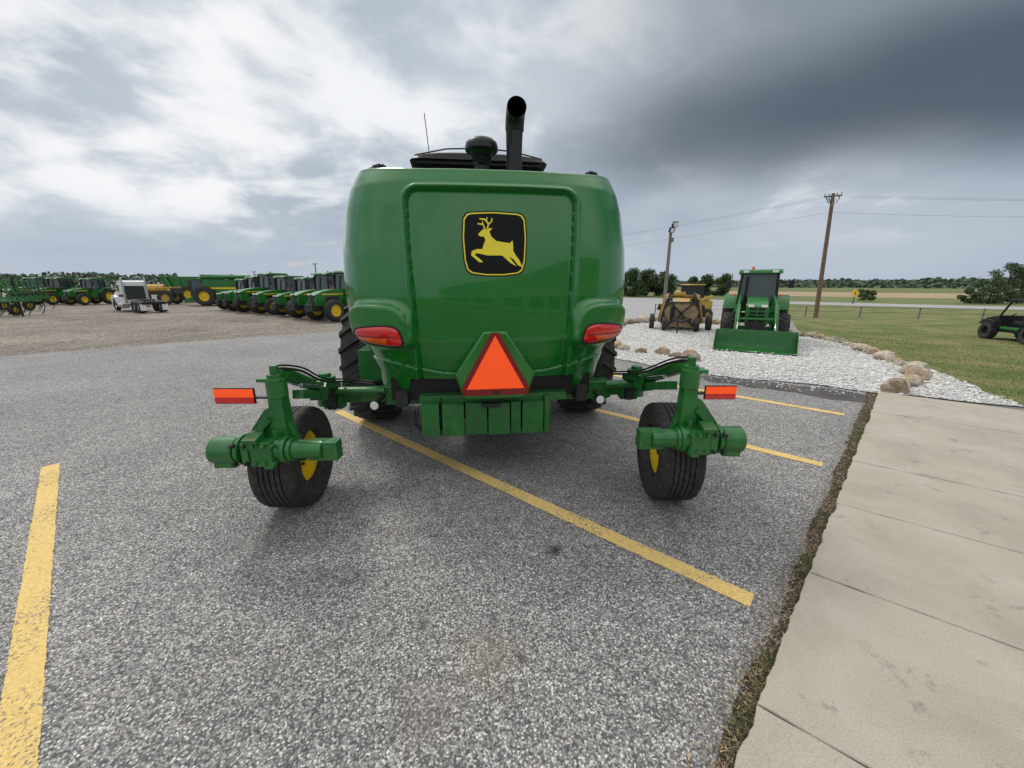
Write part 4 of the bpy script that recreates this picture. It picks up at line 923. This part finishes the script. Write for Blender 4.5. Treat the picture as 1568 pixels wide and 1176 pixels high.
n1=noise(nt,cb.outputs[0],1.1,5,.45,.1); n2=noise(nt,cb.outputs[0],.6,3,.45,.2); n3=noise(nt,cb.outputs[0],3.0,6,.55,.25)
def dotd(v):
    d=N(nt,'ShaderNodeVectorMath',operation='DOT_PRODUCT'); nt.links.new(co,d.inputs[0]); d.inputs[1].default_value=Vector(v).normalized(); return d.outputs['Value']
def mr(x,a,b,c,d):
    m=N(nt,'ShaderNodeMapRange'); m.interpolation_type='SMOOTHSTEP'; nt.links.new(x,m.inputs[0])
    for i,v in enumerate((a,b,c,d)): m.inputs[i+1].default_value=v
    return m.outputs[0]
bright=mr(dotd((-.52,.80,.36)),.70,.98,0,1)
cl=ramp(nt,[(.36,(.40,.46,.55)),(.5,(.49,.55,.63)),(.64,(.60,.65,.71))],mth('ADD',n1,mth('MULTIPLY',mth('SUBTRACT',n3,.5),.15))).outputs[0]
hz=mr(sp.outputs[2],.0,.20,1,0); cl=mixc(nt,'MIX',mth('MULTIPLY',hz,.8),cl,(.47,.54,.64))
pf=mth('ADD',mth('MULTIPLY',n1,.40),mth('MULTIPLY',n3,.60)); pf=mth('ADD',pf,mth('MULTIPLY',bright,.085))
pm=mth('MULTIPLY',mr(pf,.535,.69,0,.95),mr(sp.outputs[2],.05,.16,0,1)); cl=mixc(nt,'MIX',pm,cl,(.90,.92,.94))
core=mth('MULTIPLY',mr(dotd((-.58,.76,.33)),.955,.998,0,.30),mr(n3,.40,.62,.1,1)); cl=mixc(nt,'MIX',core,cl,(1.0,1.0,1.0))
az=mth('ARCTAN2',sp.outputs[0],sp.outputs[1])
veil=mth('MULTIPLY',mr(az,-.10,.60,0,.88),mr(sp.outputs[2],.14,.32,.10,1)); cl=mixc(nt,'MIX',veil,cl,(.22,.257,.315))
wob=mth('ADD',mth('MULTIPLY',mth('SUBTRACT',n2,.5),1.3),mth('MULTIPLY',mth('SUBTRACT',n1,.5),.6))
ex=mth('DIVIDE',mth('SUBTRACT',az,.92),.66); ez=mth('DIVIDE',mth('SUBTRACT',sp.outputs[2],.305),.105)
dd=mth('ADD',mth('SQRT',mth('ADD',mth('MULTIPLY',ex,ex),mth('MULTIPLY',ez,ez))),wob); dk=mr(dd,.30,1.35,.94,0)
cl=mixc(nt,'MIX',dk,cl,(.088,.110,.150))
up=mr(sp.outputs[2],.52,.80,0,1); cl=mixc(nt,'MIX',up,cl,(1.28,1.27,1.23))  # sky overhead, above the view, brightened to add light to the scene
back=mth('MULTIPLY',mr(sp.outputs[1],0,-.5,0,1),mr(sp.outputs[2],.02,.3,0,1)); cl=mixc(nt,'MIX',back,cl,(.92,.94,.97))
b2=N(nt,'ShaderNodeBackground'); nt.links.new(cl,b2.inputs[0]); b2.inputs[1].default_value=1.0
cov=mth('MAXIMUM',mr(pf,.42,.51,.62,1.0),mr(az,-.5,.1,0,1))
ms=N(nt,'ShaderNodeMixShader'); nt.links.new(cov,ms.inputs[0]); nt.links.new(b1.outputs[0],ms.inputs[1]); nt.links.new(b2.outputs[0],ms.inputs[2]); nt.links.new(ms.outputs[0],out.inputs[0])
sl=bpy.data.lights.new('sun','SUN'); sl.energy=1.45; sl.angle=R(12); sl.color=(1,.95,.88); so=bpy.data.objects.new('sun',sl); sc.collection.objects.link(so)
dirv=Vector((math.sin(SUN_AZ)*math.cos(SUN_EL),math.cos(SUN_AZ)*math.cos(SUN_EL),math.sin(SUN_EL))); so.rotation_euler=dirv.to_track_quat('Z','Y').to_euler()
# ------------------------------------------------------------------ camera
cd=bpy.data.cameras.new('camera'); cam=bpy.data.objects.new('camera',cd); sc.collection.objects.link(cam); sc.camera=cam
cd.sensor_width=36; cd.lens=13.52; cd.clip_end=6000; cd.clip_start=.05
cam.location=(0,0,1.70); cam.rotation_euler=(R(90-14.55),0,0)
sc.view_settings.view_transform='Standard'; sc.view_settings.look='None'; sc.view_settings.exposure=0
